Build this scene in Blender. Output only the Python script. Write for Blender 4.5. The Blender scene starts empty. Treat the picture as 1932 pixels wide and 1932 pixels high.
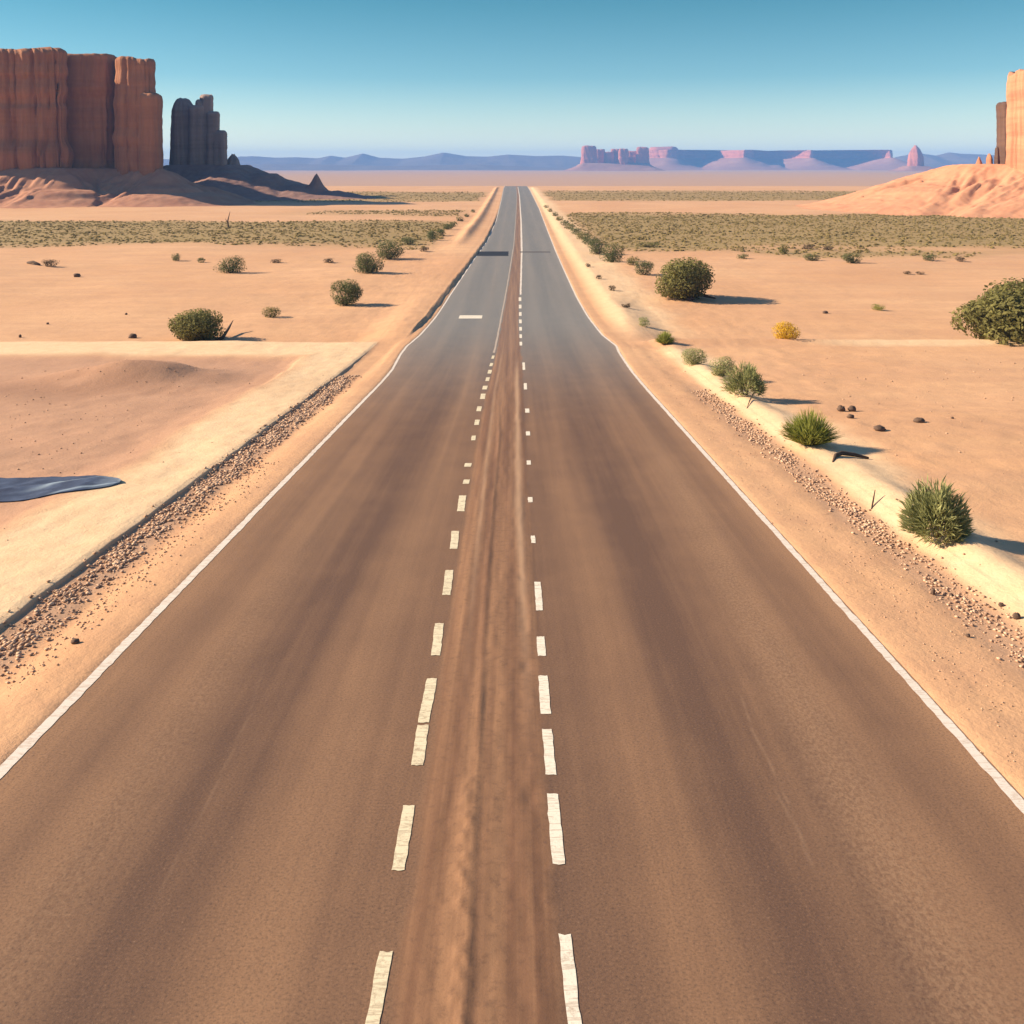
import bpy, math, random
import numpy as np

# ------------------------------------------------------------------ scene, camera, light
scn = bpy.context.scene
C = scn.collection
F, HOR, CX = 1855.0, 315.0, 966.0          # focal length, horizon and centre, in 1932-pixel picture units
CAMZ = 5.3
SUN_EL, SUN_AZ = math.radians(28.0), math.radians(-84.0)   # azimuth from +Y (ahead), negative = left

cam_d = bpy.data.cameras.new('camera')
cam = bpy.data.objects.new('camera', cam_d); C.objects.link(cam)
cam.location = (0, 0, CAMZ); cam.rotation_euler = (math.radians(90), 0, 0)
cam_d.sensor_width = 36.0; cam_d.sensor_fit = 'HORIZONTAL'
cam_d.lens = 36.0 * F / 1932.0
cam_d.shift_y = -(966.0 - HOR) / 1932.0
cam_d.clip_start = 0.1; cam_d.clip_end = 20000
scn.camera = cam

W = bpy.data.worlds.new('World'); scn.world = W; W.use_nodes = True
nt = W.node_tree; nt.nodes.clear()
sky = nt.nodes.new('ShaderNodeTexSky'); sky.sky_type = 'NISHITA'; sky.sun_disc = False
sky.sun_elevation = SUN_EL; sky.sun_rotation = SUN_AZ
sky.altitude = 1500; sky.air_density = 1.0; sky.dust_density = 0.6; sky.ozone_density = 2.0
tc = nt.nodes.new('ShaderNodeTexCoord'); sx = nt.nodes.new('ShaderNodeSeparateXYZ')
rp = nt.nodes.new('ShaderNodeValToRGB'); mul = nt.nodes.new('ShaderNodeMix')
mul.data_type = 'RGBA'; mul.blend_type = 'MULTIPLY'; mul.inputs[0].default_value = 1.0
nt.links.new(tc.outputs['Generated'], sx.inputs[0]); nt.links.new(sx.outputs['Z'], rp.inputs[0])
SKY_RAMP = [(0.0, (1.4, 1.25, 1.0)), (0.035, (1.05, 1.0, 0.82)), (0.09, (0.50, 0.72, 0.67)), (0.165, (0.27, 0.59, 0.54)), (0.4, (0.5, 0.75, 0.8)), (1.0, (0.8, 0.9, 1.0))]
while len(rp.color_ramp.elements) < len(SKY_RAMP): rp.color_ramp.elements.new(0.5)
for e, (p, c) in zip(rp.color_ramp.elements, SKY_RAMP): e.position = p; e.color = (*c, 1)
bg = nt.nodes.new('ShaderNodeBackground'); bg.inputs['Strength'].default_value = 0.078
wo = nt.nodes.new('ShaderNodeOutputWorld')
nt.links.new(sky.outputs[0], mul.inputs[6]); nt.links.new(rp.outputs[0], mul.inputs[7])
nt.links.new(mul.outputs[2], bg.inputs['Color']); nt.links.new(bg.outputs[0], wo.inputs[0])

sd = bpy.data.lights.new('sun', 'SUN'); sd.energy = 4.6; sd.angle = math.radians(0.5); sd.color = (1.0, 0.83, 0.60)
sun = bpy.data.objects.new('sun', sd); C.objects.link(sun)
from mathutils import Vector
sdir = Vector((math.sin(SUN_AZ) * math.cos(SUN_EL), math.cos(SUN_AZ) * math.cos(SUN_EL), math.sin(SUN_EL)))
sun.rotation_euler = sdir.to_track_quat('Z', 'Y').to_euler()
sun.location = (-60, 20, 60)

scn.view_settings.view_transform = 'Standard'; scn.view_settings.look = 'None'
scn.view_settings.exposure = 1.12; scn.view_settings.gamma = 1.0
scn.cycles.volume_bounces = 1; scn.cycles.max_bounces = 8
scn.cycles.use_denoising = True

# ------------------------------------------------------------------ numpy noise
def _hash(ix, iy, seed):
    n = (ix.astype(np.int64) * 374761393 + iy.astype(np.int64) * 668265263 + seed * 974634377) & 0xffffffff
    n = ((n ^ (n >> 13)) * 1274126177) & 0xffffffff
    n = n ^ (n >> 16)
    return (n & 0xffffff) / float(0xffffff)
def vnoise(x, y, seed=0):
    x = np.asarray(x, float); y = np.asarray(y, float)
    x, y = np.broadcast_arrays(x, y)
    ix = np.floor(x); iy = np.floor(y); fx = x - ix; fy = y - iy
    fx = fx * fx * fx * (fx * (fx * 6 - 15) + 10); fy = fy * fy * fy * (fy * (fy * 6 - 15) + 10)
    a = _hash(ix, iy, seed); b = _hash(ix + 1, iy, seed); c = _hash(ix, iy + 1, seed); d = _hash(ix + 1, iy + 1, seed)
    return (a + (b - a) * fx) * (1 - fy) + (c + (d - c) * fx) * fy
def fbm(x, y, seed=0, oct=4):
    t = 0; amp = 0.5; s = 0
    x = np.asarray(x, float); y = np.asarray(y, float)
    for o in range(oct):
        t = t + amp * vnoise(x * 2 ** o + 13.7 * o, y * 2 ** o - 7.1 * o, seed + o); s += amp; amp *= 0.5
    return t / s
def sst(a, b, x):
    t = np.clip((np.asarray(x, float) - a) / (b - a), 0, 1); return t * t * (3 - 2 * t)
def band(x, a, b, s):
    return sst(a - s, a + s, x) * (1 - sst(b - s, b + s, x))

# ------------------------------------------------------------------ ground profile
def Hc(Y):
    """how far the road bed lies below the camera at distance Y"""
    Y = np.asarray(Y, float)
    near = 5.305 + 0.0787 * Y
    t = np.clip((Y - 38) / 37.0, 0, 1)
    h0, h1, m0 = 5.305 + 0.0787 * 38, 9.55, 0.0787 * 37
    mid = (2 * t**3 - 3 * t**2 + 1) * h0 + (t**3 - 2 * t**2 + t) * m0 + (-2 * t**3 + 3 * t**2) * h1
    h = np.where(Y < 38, near, mid)
    return h + 3.2 * sst(485, 580, Y) - 1.0 * sst(600, 1500, Y)
_Yt = np.geomspace(2.0, 6000, 6000); _pt = HOR + F * Hc(_Yt) / _Yt
_ok = _Yt < 483
def Yof(py): return float(np.interp(-py, -_pt[_ok], _Yt[_ok]))
def G(px, py):
    Y = Yof(py); return ((px - CX) / F * Y, Y)
def xr(Y): return 0.0043 * np.minimum(np.asarray(Y, float), 75) + 0.0022 * np.maximum(np.asarray(Y, float) - 75, 0)
def poly_u(pts):
    ys, us = [], []
    for px, py in pts:
        x, Y = G(px, py); ys.append(Y); us.append(x - float(xr(Y)))
    return ys, us
LE = poly_u([(754, 670), (767, 653), (791, 633), (821, 599), (848, 558), (875, 518), (895, 488), (919, 455), (936, 417), (946, 376), (950, 356)])
RE = poly_u([(1168, 664), (1164, 653), (1138, 633), (1111, 599), (1087, 558), (1067, 515), (1050, 477), (1034, 437), (1017, 393), (1000, 359)])
ML = poly_u([(929, 673), (946, 592), (961, 511), (969, 461), (973.5, 400), (975, 370)])
MR = poly_u([(988, 690), (980, 612), (982, 545), (984, 477), (983, 420), (980, 370)])
def edgeL(Y): return np.interp(Y, [0, 38, 41.5] + LE[0] + [700], [-5.2, -5.2, -5.25] + LE[1] + [LE[1][-1]])
def edgeR(Y): return np.interp(Y, [0, 36, 40.5] + RE[0] + [700], [4.8, 4.8, 4.83] + RE[1] + [RE[1][-1]])
def medL(Y): return np.interp(Y, [0, 6.7, 10, 15, 23, 35] + ML[0] + [700], [-0.96, -0.98, -1.0, -1.08, -1.14, -1.2] + ML[1] + [ML[1][-1]])
def medR(Y): return np.interp(Y, [0, 7.5, 12, 17, 28] + MR[0] + [700], [0.38, 0.375, 0.35, 0.32, 0.28] + MR[1] + [MR[1][-1]])

def ground_masks(X, Y):
    X = np.asarray(X, float); Y = np.asarray(Y, float)
    u = X - xr(Y)
    wob = (fbm(X * 0.35, Y * 0.25, 5, 3) - 0.5)
    near = 1 - sst(47, 51, Y)
    track = sst(-9.9, -8.9, u + 1.2 * wob) * (1 - sst(-7.23, -7.17, u)) * (1 - sst(50.5, 52.0, Y))
    side = band(Y + 1.0 * wob, 46.0, 51.3, 0.7) * (1 - sst(-9.2, -7.6, u))
    pale = np.maximum(track, side)
    berm = sst(6.9, 7.3, u + 0.5 * wob) * (1 - sst(8.3, 9.6, u + 1.6 * wob)) * (1 - sst(46, 50, Y))
    bankR = sst(5.2, 6.4, u) * (1 - sst(8.5, 11, u + 2 * wob)) * sst(50, 60, Y) * (1 - sst(440, 480, Y))
    pale = np.maximum(pale, .9 * band(Y + .5 * wob, 49.7, 50.9, .25) * sst(13, 19, u) * (1 - sst(26, 30, u)))
    pale = np.maximum(pale, np.maximum(0.9 * berm, 0.8 * bankR))
    grav = band(u + 0.25 * wob, -7.15, -6.45, 0.12) * (1 - sst(36, 43, Y)) + 0.8 * band(u + 0.3 * wob, 6.3, 7.0, 0.15) * (1 - sst(33, 42, Y))
    basin = (1 - sst(-9.9, -9.3, u + 1.2 * wob)) * (1 - sst(44.5, 46.5, Y + wob))
    return u, wob, pale, grav, basin

def gz(X, Y):
    X = np.asarray(X, float); Y = np.asarray(Y, float)
    u, wob, pale, grav, basin = ground_masks(X, Y)
    z = CAMZ - Hc(Y)
    eL, eR = edgeL(Y), edgeR(Y)
    inside = np.minimum(u - eL, eR - u)                     # >0 on the road
    out = -inside
    # bed under the asphalt, shoulder ramps up to the road surface
    z = z - 0.14 * sst(-0.02, 0.16, inside) * (1 - sst(570, 574, Y))
    z = z + 0.015 * band(out, 0.05, 0.6, 0.1)
    near = 1 - sst(50.3, 51.6, Y)
    # left: ditch, ledge of the raised track, basin
    z = z - 0.07 * band(u, -7.2, -6.1, 0.25) * near
    z = z + 0.045 * (1 - sst(-7.21, -7.17, u)) * near * (1 - sst(40, 50, Y))
    z = z - 0.12 * basin * sst(9.2, 10.6, -u)
    z = z - 0.05 * (1 - sst(-9.62, -9.56, u + 1.0 * wob)) * band(Y, 37, 44.5, .8)
    # the small mound with its scooped crescent in the basin
    mx, my = G(250, 712)
    dx, dy = (X - mx) / 3.4, (Y - my) / 2.3
    r2 = dx * dx + dy * dy
    z = z + 0.85 * np.exp(-r2 * 1.3) * (1 + .5 * wob)
    dx2, dy2 = (X - (mx - 0.4)) / 1.3, (Y - (my + 0.35)) / 0.55
    z = z - 0.62 * np.exp(-(dx2**2 + dy2**2) * 1.5)
    # left bank beside the road beyond the side track
    stp_ = .55 - .38 * np.clip((Y - 51) / 45, 0, 1)
    bl = (.75 * sst(-.03, .05, out - stp_) + .25 * sst(.1, 1.2, out)) * (u < 0) * sst(51.5, 58, Y) * (1 - sst(150, 230, Y))
    z = z + 0.20 * bl * (0.75 + 0.5 * fbm(X * 0.2, Y * 0.12, 31, 2))
    bl2 = np.exp(-((out - 3.2) / 0.8) ** 2) * (u < 0) * sst(110, 140, Y) * (1 - sst(430, 480, Y))
    z = z + 0.4 * bl2
    # right: berm with bushes, terrace lip
    z = z - 0.04 * band(u, 6.2, 7.0, 0.3) * near
    z = z + (0.16 + 0.25 * wob) * np.exp(-((u - 7.8) / 0.55) ** 2) * near
    z = z + 0.30 * sst(0.6, 2.4, out) * (u > 0) * sst(52, 62, Y) * (1 - sst(430, 480, Y))
    z = z + 0.22 * np.exp(-((Y - 50.6) / 0.5) ** 2) * sst(5.6, 7.5, u)
    z = z - 0.35 * sst(50.8, 53, Y) * (1 - sst(66, 78, Y)) * sst(6.5, 9, np.abs(u))
    # undulation
    far = sst(6.0, 9.5, np.abs(u))
    z = z + far * (0.28 * (fbm(X * 0.09, Y * 0.14, 7, 3) - 0.5) + 0.07 * (fbm(X * 0.5, Y * 0.6, 9, 3) - 0.5))
    z = z + sst(5.3, 6.5, np.abs(u)) * 0.05 * (fbm(X * 1.8, Y * 1.2, 12, 3) - 0.5)
    z = z + far * sst(52, 80, Y) * (1 - sst(300, 480, Y)) * 0.5 * (fbm(X * 0.035, Y * 0.09, 17, 3) - 0.5)
    z = z + sst(700, 1500, Y) * 3.0 * (fbm(X * 0.003, Y * 0.004, 19, 3) - 0.5)
    return z
def gz1(x, y): return float(gz(np.array([x]), np.array([y]))[0])

# ------------------------------------------------------------------ material helpers
class M:
    def __init__(s, name):
        s.m = bpy.data.materials.new(name); s.m.use_nodes = True
        s.t = s.m.node_tree; s.b = s.t.nodes['Principled BSDF']
        s.b.inputs['Roughness'].default_value = 0.9
        s.b.inputs['Specular IOR Level'].default_value = 0.2
    def n(s, typ, **kw):
        nd = s.t.nodes.new(typ)
        for k, v in kw.items(): setattr(nd, k, v)
        return nd
    def l(s, a, b): s.t.links.new(a, b)
    def coord(s, kind='Object', scale=(1, 1, 1)):
        if kind == 'UV': c = s.n('ShaderNodeUVMap').outputs[0]
        elif kind == 'Pos': c = s.n('ShaderNodeNewGeometry').outputs['Position']
        else: c = s.n('ShaderNodeTexCoord').outputs[kind]
        mp = s.n('ShaderNodeMapping'); mp.inputs['Scale'].default_value = scale
        s.l(c, mp.inputs[0]); return mp.outputs[0]
    def noise(s, vec, scale=1, detail=6, rough=0.6, dist=0):
        nd = s.n('ShaderNodeTexNoise'); s.l(vec, nd.inputs['Vector'])
        nd.inputs['Scale'].default_value = scale; nd.inputs['Detail'].default_value = detail
        nd.inputs['Roughness'].default_value = rough; nd.inputs['Distortion'].default_value = dist
        return nd.outputs['Fac']
    def ramp(s, fac, stops, interp='LINEAR'):
        nd = s.n('ShaderNodeValToRGB'); s.l(fac, nd.inputs[0]); r = nd.color_ramp; r.interpolation = interp
        while len(r.elements) < len(stops): r.elements.new(0.5)
        for e, (p, c) in zip(r.elements, stops):
            e.position = p; e.color = (c, c, c, 1) if isinstance(c, (int, float)) else (*c, 1)
        return nd.outputs[0]
    def mix(s, fac, a, b, mode='MIX'):
        nd = s.n('ShaderNodeMix', data_type='RGBA', blend_type=mode)
        for sock, v in ((nd.inputs[0], fac), (nd.inputs[6], a), (nd.inputs[7], b)):
            if hasattr(v, 'is_linked') or hasattr(v, 'links'): s.l(v, sock)
            elif isinstance(v, (int, float)): sock.default_value = v
            else: sock.default_value = (*v, 1)
        return nd.outputs[2]
    def math(s, op, a, b=0.0):
        nd = s.n('ShaderNodeMath', operation=op)
        for sock, v in ((nd.inputs[0], a), (nd.inputs[1], b)):
            if hasattr(v, 'links'): s.l(v, sock)
            else: sock.default_value = v
        return nd.outputs[0]
    def maprange(s, v, a, b, c=0, d=1):
        nd = s.n('ShaderNodeMapRange'); s.l(v, nd.inputs[0])
        for i, x in enumerate((a, b, c, d)): nd.inputs[i + 1].default_value = x
        return nd.outputs[0]
    def attr(s, name):
        nd = s.n('ShaderNodeAttribute'); nd.attribute_name = name; return nd
    def col(s, c): s.l(c, s.b.inputs['Base Color'])
    def bump(s, h, strength=0.3, dist=0.05, prev=None):
        nd = s.n('ShaderNodeBump'); nd.inputs['Strength'].default_value = strength; nd.inputs['Distance'].default_value = dist
        s.l(h, nd.inputs['Height'])
        if prev is not None: s.l(prev, nd.inputs['Normal'])
        s.l(nd.outputs[0], s.b.inputs['Normal']); return nd.outputs[0]

def mesh_obj(name, verts, faces, mat=None, parent=None, smooth=True, attrs=None, uv=None):
    me = bpy.data.meshes.new(name)
    verts = np.asarray(verts, np.float32).reshape(-1, 3)
    if isinstance(faces, np.ndarray):
        k = faces.shape[1]; nf = len(faces)
        me.vertices.add(len(verts)); me.vertices.foreach_set('co', verts.ravel())
        me.loops.add(nf * k); me.loops.foreach_set('vertex_index', faces.astype(np.int32).ravel())
        me.polygons.add(nf); me.polygons.foreach_set('loop_start', np.arange(0, nf * k, k, dtype=np.int32))
        me.polygons.foreach_set('loop_total', np.full(nf, k, np.int32))
    else:
        me.from_pydata(verts.tolist(), [], faces)
    me.update(calc_edges=True); me.validate()
    if smooth: me.polygons.foreach_set('use_smooth', np.ones(len(me.polygons), bool))
    for an, data in (attrs or {}).items():
        a = me.attributes.new(an, 'FLOAT_COLOR', 'POINT')
        d = np.ones((len(verts), 4), np.float32); data = np.asarray(data, np.float32).reshape(len(verts), -1)
        d[:, :data.shape[1]] = data; a.data.foreach_set('color', d.ravel())
    if uv is not None:
        lay = me.uv_layers.new(name='UVMap'); li = np.empty(len(me.loops), np.int32)
        me.loops.foreach_get('vertex_index', li); lay.data.foreach_set('uv', np.asarray(uv, np.float32)[li].ravel())
    if mat: me.materials.append(mat)
    o = bpy.data.objects.new(name, me); C.objects.link(o)
    if parent: o.parent = parent
    return o
def grid_faces(nr, nc):
    i = np.arange(nr - 1)[:, None] * nc + np.arange(nc - 1)[None, :]
    i = i.ravel(); return np.stack([i, i + 1, i + nc + 1, i + nc], 1)
def tag(o, label=None, cat=None, group=None, kind=None):
    if label: o['label'] = label
    if cat: o['category'] = cat
    if group: o['group'] = group
    if kind: o['kind'] = kind
    return o
def empty(name, loc):
    o = bpy.data.objects.new(name, None); C.objects.link(o); o.location = loc; o.empty_display_size = 0.2; return o

# ------------------------------------------------------------------ materials of the setting
m = M('sand'); ma = m.attr('mask'); sp = m.n('ShaderNodeSeparateColor'); m.l(ma.outputs['Color'], sp.inputs[0])
mb = m.attr('mask_b'); sq = m.n('ShaderNodeSeparateColor'); m.l(mb.outputs['Color'], sq.inputs[0])
P = m.coord('Pos'); n1 = m.noise(P, 0.06, 5, .6); n2 = m.noise(P, 1.6, 8, .7); n3 = m.noise(P, 14, 4, .7)
Ps = m.coord('Pos', (0.05, 0.5, 1)); n4 = m.noise(Ps, 1.0, 5, .6, .5)
base = m.mix(m.ramp(n1, [(.35, 0), (.65, 1)]), (.585, .318, .168), (.655, .385, .212))
base = m.mix(m.ramp(n4, [(.4, 0), (.62, .55)]), base, (.53, .295, .17))
base = m.mix(m.math('MULTIPLY', m.ramp(n2, [(.45, 0), (.75, 1)]), .45), base, (.47, .25, .15))
base = m.mix(sq.outputs[0], base, m.mix(n2, (.41, .22, .14), (.52, .30, .185)))           # basin
base = m.mix(sp.outputs[0], base, m.mix(m.ramp(n2, [(.35, 0), (.7, 1)]), (.75, .53, .325), (.69, .455, .265)))   # pale
base = m.mix(sp.outputs[1], base, m.mix(n3, (.36, .205, .125), (.50, .31, .20)))            # gravel bed
n5 = m.noise(m.coord('Pos', (.25, .6, 1)), 1.1, 8, .75)
base = m.mix(m.math('MULTIPLY', sp.outputs[2], m.ramp(n5, [(.34, .72), (.6, 1)])), base, m.mix(n5, (.235, .165, .066), (.34, .24, .10)))   # dry scrub ground
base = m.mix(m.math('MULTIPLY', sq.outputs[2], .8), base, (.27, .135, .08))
base = m.mix(sq.outputs[1], base, m.mix(n4, (.40, .245, .17), (.50, .31, .21)))             # far plain
base = m.mix(m.math('MULTIPLY', m.ramp(n3, [(.62, 0), (.72, 1)]), .35), base, (.33, .19, .12))
m.col(base); b1 = m.bump(n2, .35, .12); m.bump(n3, .35, .03, b1)
MAT_SAND = m.m

m = M('asphalt'); U = m.n('ShaderNodeUVMap').outputs[0]; su = m.n('ShaderNodeSeparateXYZ'); m.l(U, su.inputs[0])
ma = m.attr('mask'); sp = m.n('ShaderNodeSeparateColor'); m.l(ma.outputs['Color'], sp.inputs[0])
s1 = m.noise(m.coord('UV', (1.1, .035, 1)), 1.0, 5, .55, .3); s2 = m.noise(m.coord('UV', (4.5, .05, 1)), 1.0, 5, .6)
g1 = m.noise(m.coord('UV', (1, 1, 1)), 38, 6, .85); g2 = m.noise(m.coord('UV', (1, .6, 1)), .9, 6, .65)
g3 = m.noise(m.coord('UV', (1, 1, 1)), 9, 5, .8)
dust = m.math('ADD', m.math('MULTIPLY', m.ramp(s1, [(.36, 0), (.66, 1)]), .40), m.math('MULTIPLY', m.ramp(s2, [(.4, 0), (.75, 1)]), .22))
dust = m.math('ADD', dust, m.math('MULTIPLY', m.ramp(g2, [(.4, 0), (.7, 1)]), .2))
dust = m.math('ADD', dust, m.math('MULTIPLY', sp.outputs[1], .6))
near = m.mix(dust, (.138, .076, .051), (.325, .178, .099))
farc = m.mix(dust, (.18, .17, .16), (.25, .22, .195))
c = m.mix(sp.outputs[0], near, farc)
c = m.mix(m.math('MULTIPLY', m.ramp(g1, [(.36, 1), (.50, 0)]), .72), c, (.06, .042, .034))
c = m.mix(m.math('MULTIPLY', m.ramp(g1, [(.56, 0), (.68, 1)]), .6), c, (.38, .235, .145))
st = m.math('MULTIPLY', m.attr('mask_d').outputs['Fac'], m.ramp(m.noise(m.coord('UV', (1, .55, 1)), 26, 4, .75), [(.44, 0), (.58, 1)]))
c = m.mix(m.math('MULTIPLY', st, .38), c, (.40, .245, .145))
ms = m.mix(m.ramp(s2, [(.4, 0), (.65, 1)]), (.19, .095, .055), (.32, .17, .092))
ms = m.mix(m.math('MULTIPLY', m.ramp(g3, [(.5, 0), (.68, 1)]), .6), ms, (.13, .068, .045))
gg = m.math('ADD', sp.outputs[2], m.math('MULTIPLY', m.math('SUBTRACT', g2, .5), 1.1))
c = m.mix(m.math('MULTIPLY', m.ramp(gg, [(.38, 0), (.72, 1)]), .85), c, ms)
c = m.mix(m.math('MULTIPLY', m.attr('mask_c').outputs['Fac'], .75), c, (.46, .285, .175))
m.col(c); m.b.inputs['Roughness'].default_value = .72; m.l(m.maprange(sp.outputs[0], 0, 1, .14, .4), m.b.inputs['Specular IOR Level'])
b1 = m.bump(g1, .25, .012); m.bump(g3, .18, .03, b1)
MAT_ROAD = m.m

def paint(name, colr, dirt, wear=.5):
    m = M(name); n = m.noise(m.coord('Pos'), 9, 8, .8); k = m.noise(m.coord('Pos'), 40, 4, .7)
    ck = m.ramp(m.noise(m.coord('Pos', (1.2, 9, 1)), 1.0, 4, .6), [(.47, 0), (.495, 1), (.505, 1), (.53, 0)])
    f = m.math('MAXIMUM', m.math('MULTIPLY', m.ramp(n, [(wear, 0), (wear + .16, 1)]), .8), m.math('MULTIPLY', ck, .5))
    m.col(m.mix(m.math('MULTIPLY', m.ramp(k, [(.55, 0), (.7, 1)]), .35), m.mix(f, colr, dirt), dirt)); m.b.inputs['Roughness'].default_value = .7
    m.bump(k, .2, .01); return m.m
MAT_CREAM = paint('cream_paint', (.72, .62, .43), (.30, .2, .13), .50)
MAT_WHITE = paint('white_paint', (.76, .68, .56), (.34, .23, .16), .53)
MAT_EDGE = paint('edge_paint', (.70, .61, .53), (.42, .29, .2), .54)
MAT_TAN = paint('tan_paint', (.42, .29, .19), (.25, .15, .1), .5)
MAT_SHADOW = paint('painted_shadow', (.022, .022, .028), (.035, .032, .034), .5)  # near black tone of the shadow painted across the lane

def rock_mat(name, a, b, dark, strata, vs=.35, hs=.25):
    m = M(name); P = m.coord('Pos', (vs, vs, vs * .06)); n = m.noise(P, 1.0, 8, .65, .3)
    H = m.noise(m.coord('Pos', (hs * .06, hs * .06, hs)), 1.0, 6, .7); d = m.noise(m.coord('Pos'), vs * 3, 8, .75)
    c = m.mix(m.ramp(n, [(.35, 0), (.65, 1)]), a, b)
    c = m.mix(m.math('MULTIPLY', m.ramp(H, [(.45, 0), (.6, 1)]), strata), c, dark)
    c = m.mix(m.math('MULTIPLY', m.ramp(n, [(.60, 0), (.70, 1)]), .55), c, dark)
    c = m.mix(m.math('MULTIPLY', m.ramp(d, [(.55, 0), (.75, 1)]), .4), c, b)
    m.col(c); b1 = m.bump(n, .6, .25 / vs); m.bump(d, .4, .08 / vs, b1); return m.m
MAT_ROCK = rock_mat('red_sandstone', (.30, .118, .056), (.42, .18, .09), (.14, .058, .034), .22)
MAT_ROCK_GREY = rock_mat('grey_red_sandstone', (.30, .20, .165), (.39, .265, .22), (.19, .13, .11), .4)
MAT_ROCK_PALE = rock_mat('pale_sandstone', (.50, .225, .125), (.57, .275, .16), (.25, .10, .058), .45)
MAT_ROCK_FAR = rock_mat('far_sandstone', (.46, .15, .10), (.54, .20, .13), (.28, .10, .08), .45, .02, .06)
MAT_ROCK_SHADE = rock_mat('painted_shade_sandstone', (.10, .055, .04), (.16, .085, .055), (.06, .035, .028), .4)  # shade on the right butte's columns, put into the rock colour
def talus_mat(name, a, b, dark, sc=.25):
    m = M(name); P = m.coord('Pos'); n = m.noise(P, sc, 8, .65); d = m.noise(P, sc * 12, 6, .8)
    c = m.mix(m.ramp(n, [(.35, 0), (.65, 1)]), a, b); c = m.mix(m.math('MULTIPLY', m.ramp(d, [(.52, 0), (.72, 1)]), .5), c, dark)
    m.col(c); m.bump(d, .4, .05 / sc * .3); return m.m
MAT_TALUS = talus_mat('red_talus', (.38, .17, .105), (.47, .235, .145), (.26, .115, .075))
MAT_TALUS_DARK = talus_mat('dark_talus', (.26, .145, .12), (.33, .19, .15), (.18, .105, .09))
MAT_TALUS_PALE = talus_mat('pale_talus', (.56, .25, .14), (.62, .31, .175), (.44, .175, .095))
MAT_TALUS_FAR = talus_mat('far_talus', (.32, .155, .115), (.39, .205, .15), (.23, .12, .095), .02)
MAT_HILL = talus_mat('far_hill_soil', (.15, .11, .10), (.20, .15, .13), (.11, .085, .08), .01)
m = M('dark_stone'); n = m.noise(m.coord('Object'), 9, 6, .7); m.col(m.mix(n, (.07, .045, .035), (.19, .12, .085))); m.bump(n, .6, .03); MAT_STONE = m.m
m = M('gravel_stone'); a = m.attr('tint'); m.col(m.mix(a.outputs['Fac'], (.34, .20, .13), (.68, .46, .31))); MAT_GRAVEL = m.m
m = M('dead_wood'); n = m.noise(m.coord('Object', (3, 3, 20)), 1, 5, .7); m.col(m.mix(n, (.05, .032, .025), (.12, .078, .055))); MAT_WOOD = m.m

def leaf_mat(name, dark, light):
    m = M(name); a = m.attr('tint'); m.col(m.mix(a.outputs['Fac'], dark, light)); m.b.inputs['Roughness'].default_value = .75
    tr = m.n('ShaderNodeBsdfTranslucent'); mx = m.n('ShaderNodeMixShader'); mx.inputs[0].default_value = .38
    m.l(m.b.inputs['Base Color'].links[0].from_socket, tr.inputs[0]); m.l(m.b.outputs[0], mx.inputs[1]); m.l(tr.outputs[0], mx.inputs[2])
    m.l(mx.outputs[0], m.t.nodes['Material Output'].inputs['Surface'])
    return m.m
LEAF = {
    'olive': leaf_mat('olive_leaf', (.085, .080, .024), (.32, .285, .095)),
    'green': leaf_mat('green_leaf', (.055, .066, .026), (.215, .225, .085)),
    'sage': leaf_mat('sage_leaf', (.16, .17, .066), (.50, .49, .215)),
    'bright': leaf_mat('bright_leaf', (.13, .15, .026), (.44, .44, .105)),
    'yellow': leaf_mat('yellow_leaf', (.50, .29, .018), (.84, .56, .05)),
    'brown': leaf_mat('brown_leaf', (.06, .042, .026), (.17, .12, .07)),
    'scrub': leaf_mat('scrub_leaf', (.19, .14, .054), (.40, .295, .115)),
}

# ------------------------------------------------------------------ ground sheet
def half_cols():
    c = list(np.arange(0, 5.6, .14)) + list(np.arange(5.6, 7.1, .07)) + list(np.arange(7.1, 7.36, .02)) + list(np.arange(7.36, 10.4, .08))
    while c[-1] < 4800: c.append(c[-1] + max(.10, (c[-1] - 7) * .032))
    return np.array(c)
hc = half_cols(); cols = np.concatenate([-hc[:0:-1], hc])
rows = np.concatenate([np.linspace(-25, 2.5, 24)[:-1], np.geomspace(2.5, 6200, 1000)])
YY, UU = np.meshgrid(rows, cols, indexing='ij'); XX = UU + xr(YY)
ZZ = gz(XX, YY)
u, wob, pale, grav, basin = ground_masks(XX, YY)
def scrub_mask(X, Y):
    X = np.asarray(X, float); Y = np.asarray(Y, float)
    n = fbm(X * .03, Y * .05, 41, 4) - .5
    u = X - xr(Y)
    left = sst(112, 122, Y + 26 * n) * (1 - sst(166, 176, Y + 20 * n)) * (u < 0)
    right = sst(103, 113, Y + 30 * n) * (1 - sst(188, 202, Y + 26 * n)) * (u > 0)
    mid = .55 * sst(188, 196, Y + 20 * n) * (1 - sst(210, 225, Y + 26 * n)) * (u < 0) * sst(-60, -25, X)
    dark = .95 * sst(262, 285, Y + 30 * n) * (1 - sst(350, 395, Y + 40 * n))
    s = np.maximum(np.maximum(left, right), np.maximum(mid, dark))
    return s * sst(8.5, 12.5, np.abs(u) + 3 * n)
scr = scrub_mask(XX, YY)
farm = sst(480, 700, YY)
scr = np.maximum(scr, .8 * sst(690, 760, YY + 60 * fbm(XX * .004, YY * .01, 8, 3)) * (1 - sst(900, 1150, YY + 80 * fbm(XX * .004, YY * .01, 18, 3))))
maskA = np.stack([pale, grav, scr], -1).reshape(-1, 3); 
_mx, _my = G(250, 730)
_rn = fbm(XX * .5, YY * .35, 91, 4)
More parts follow.
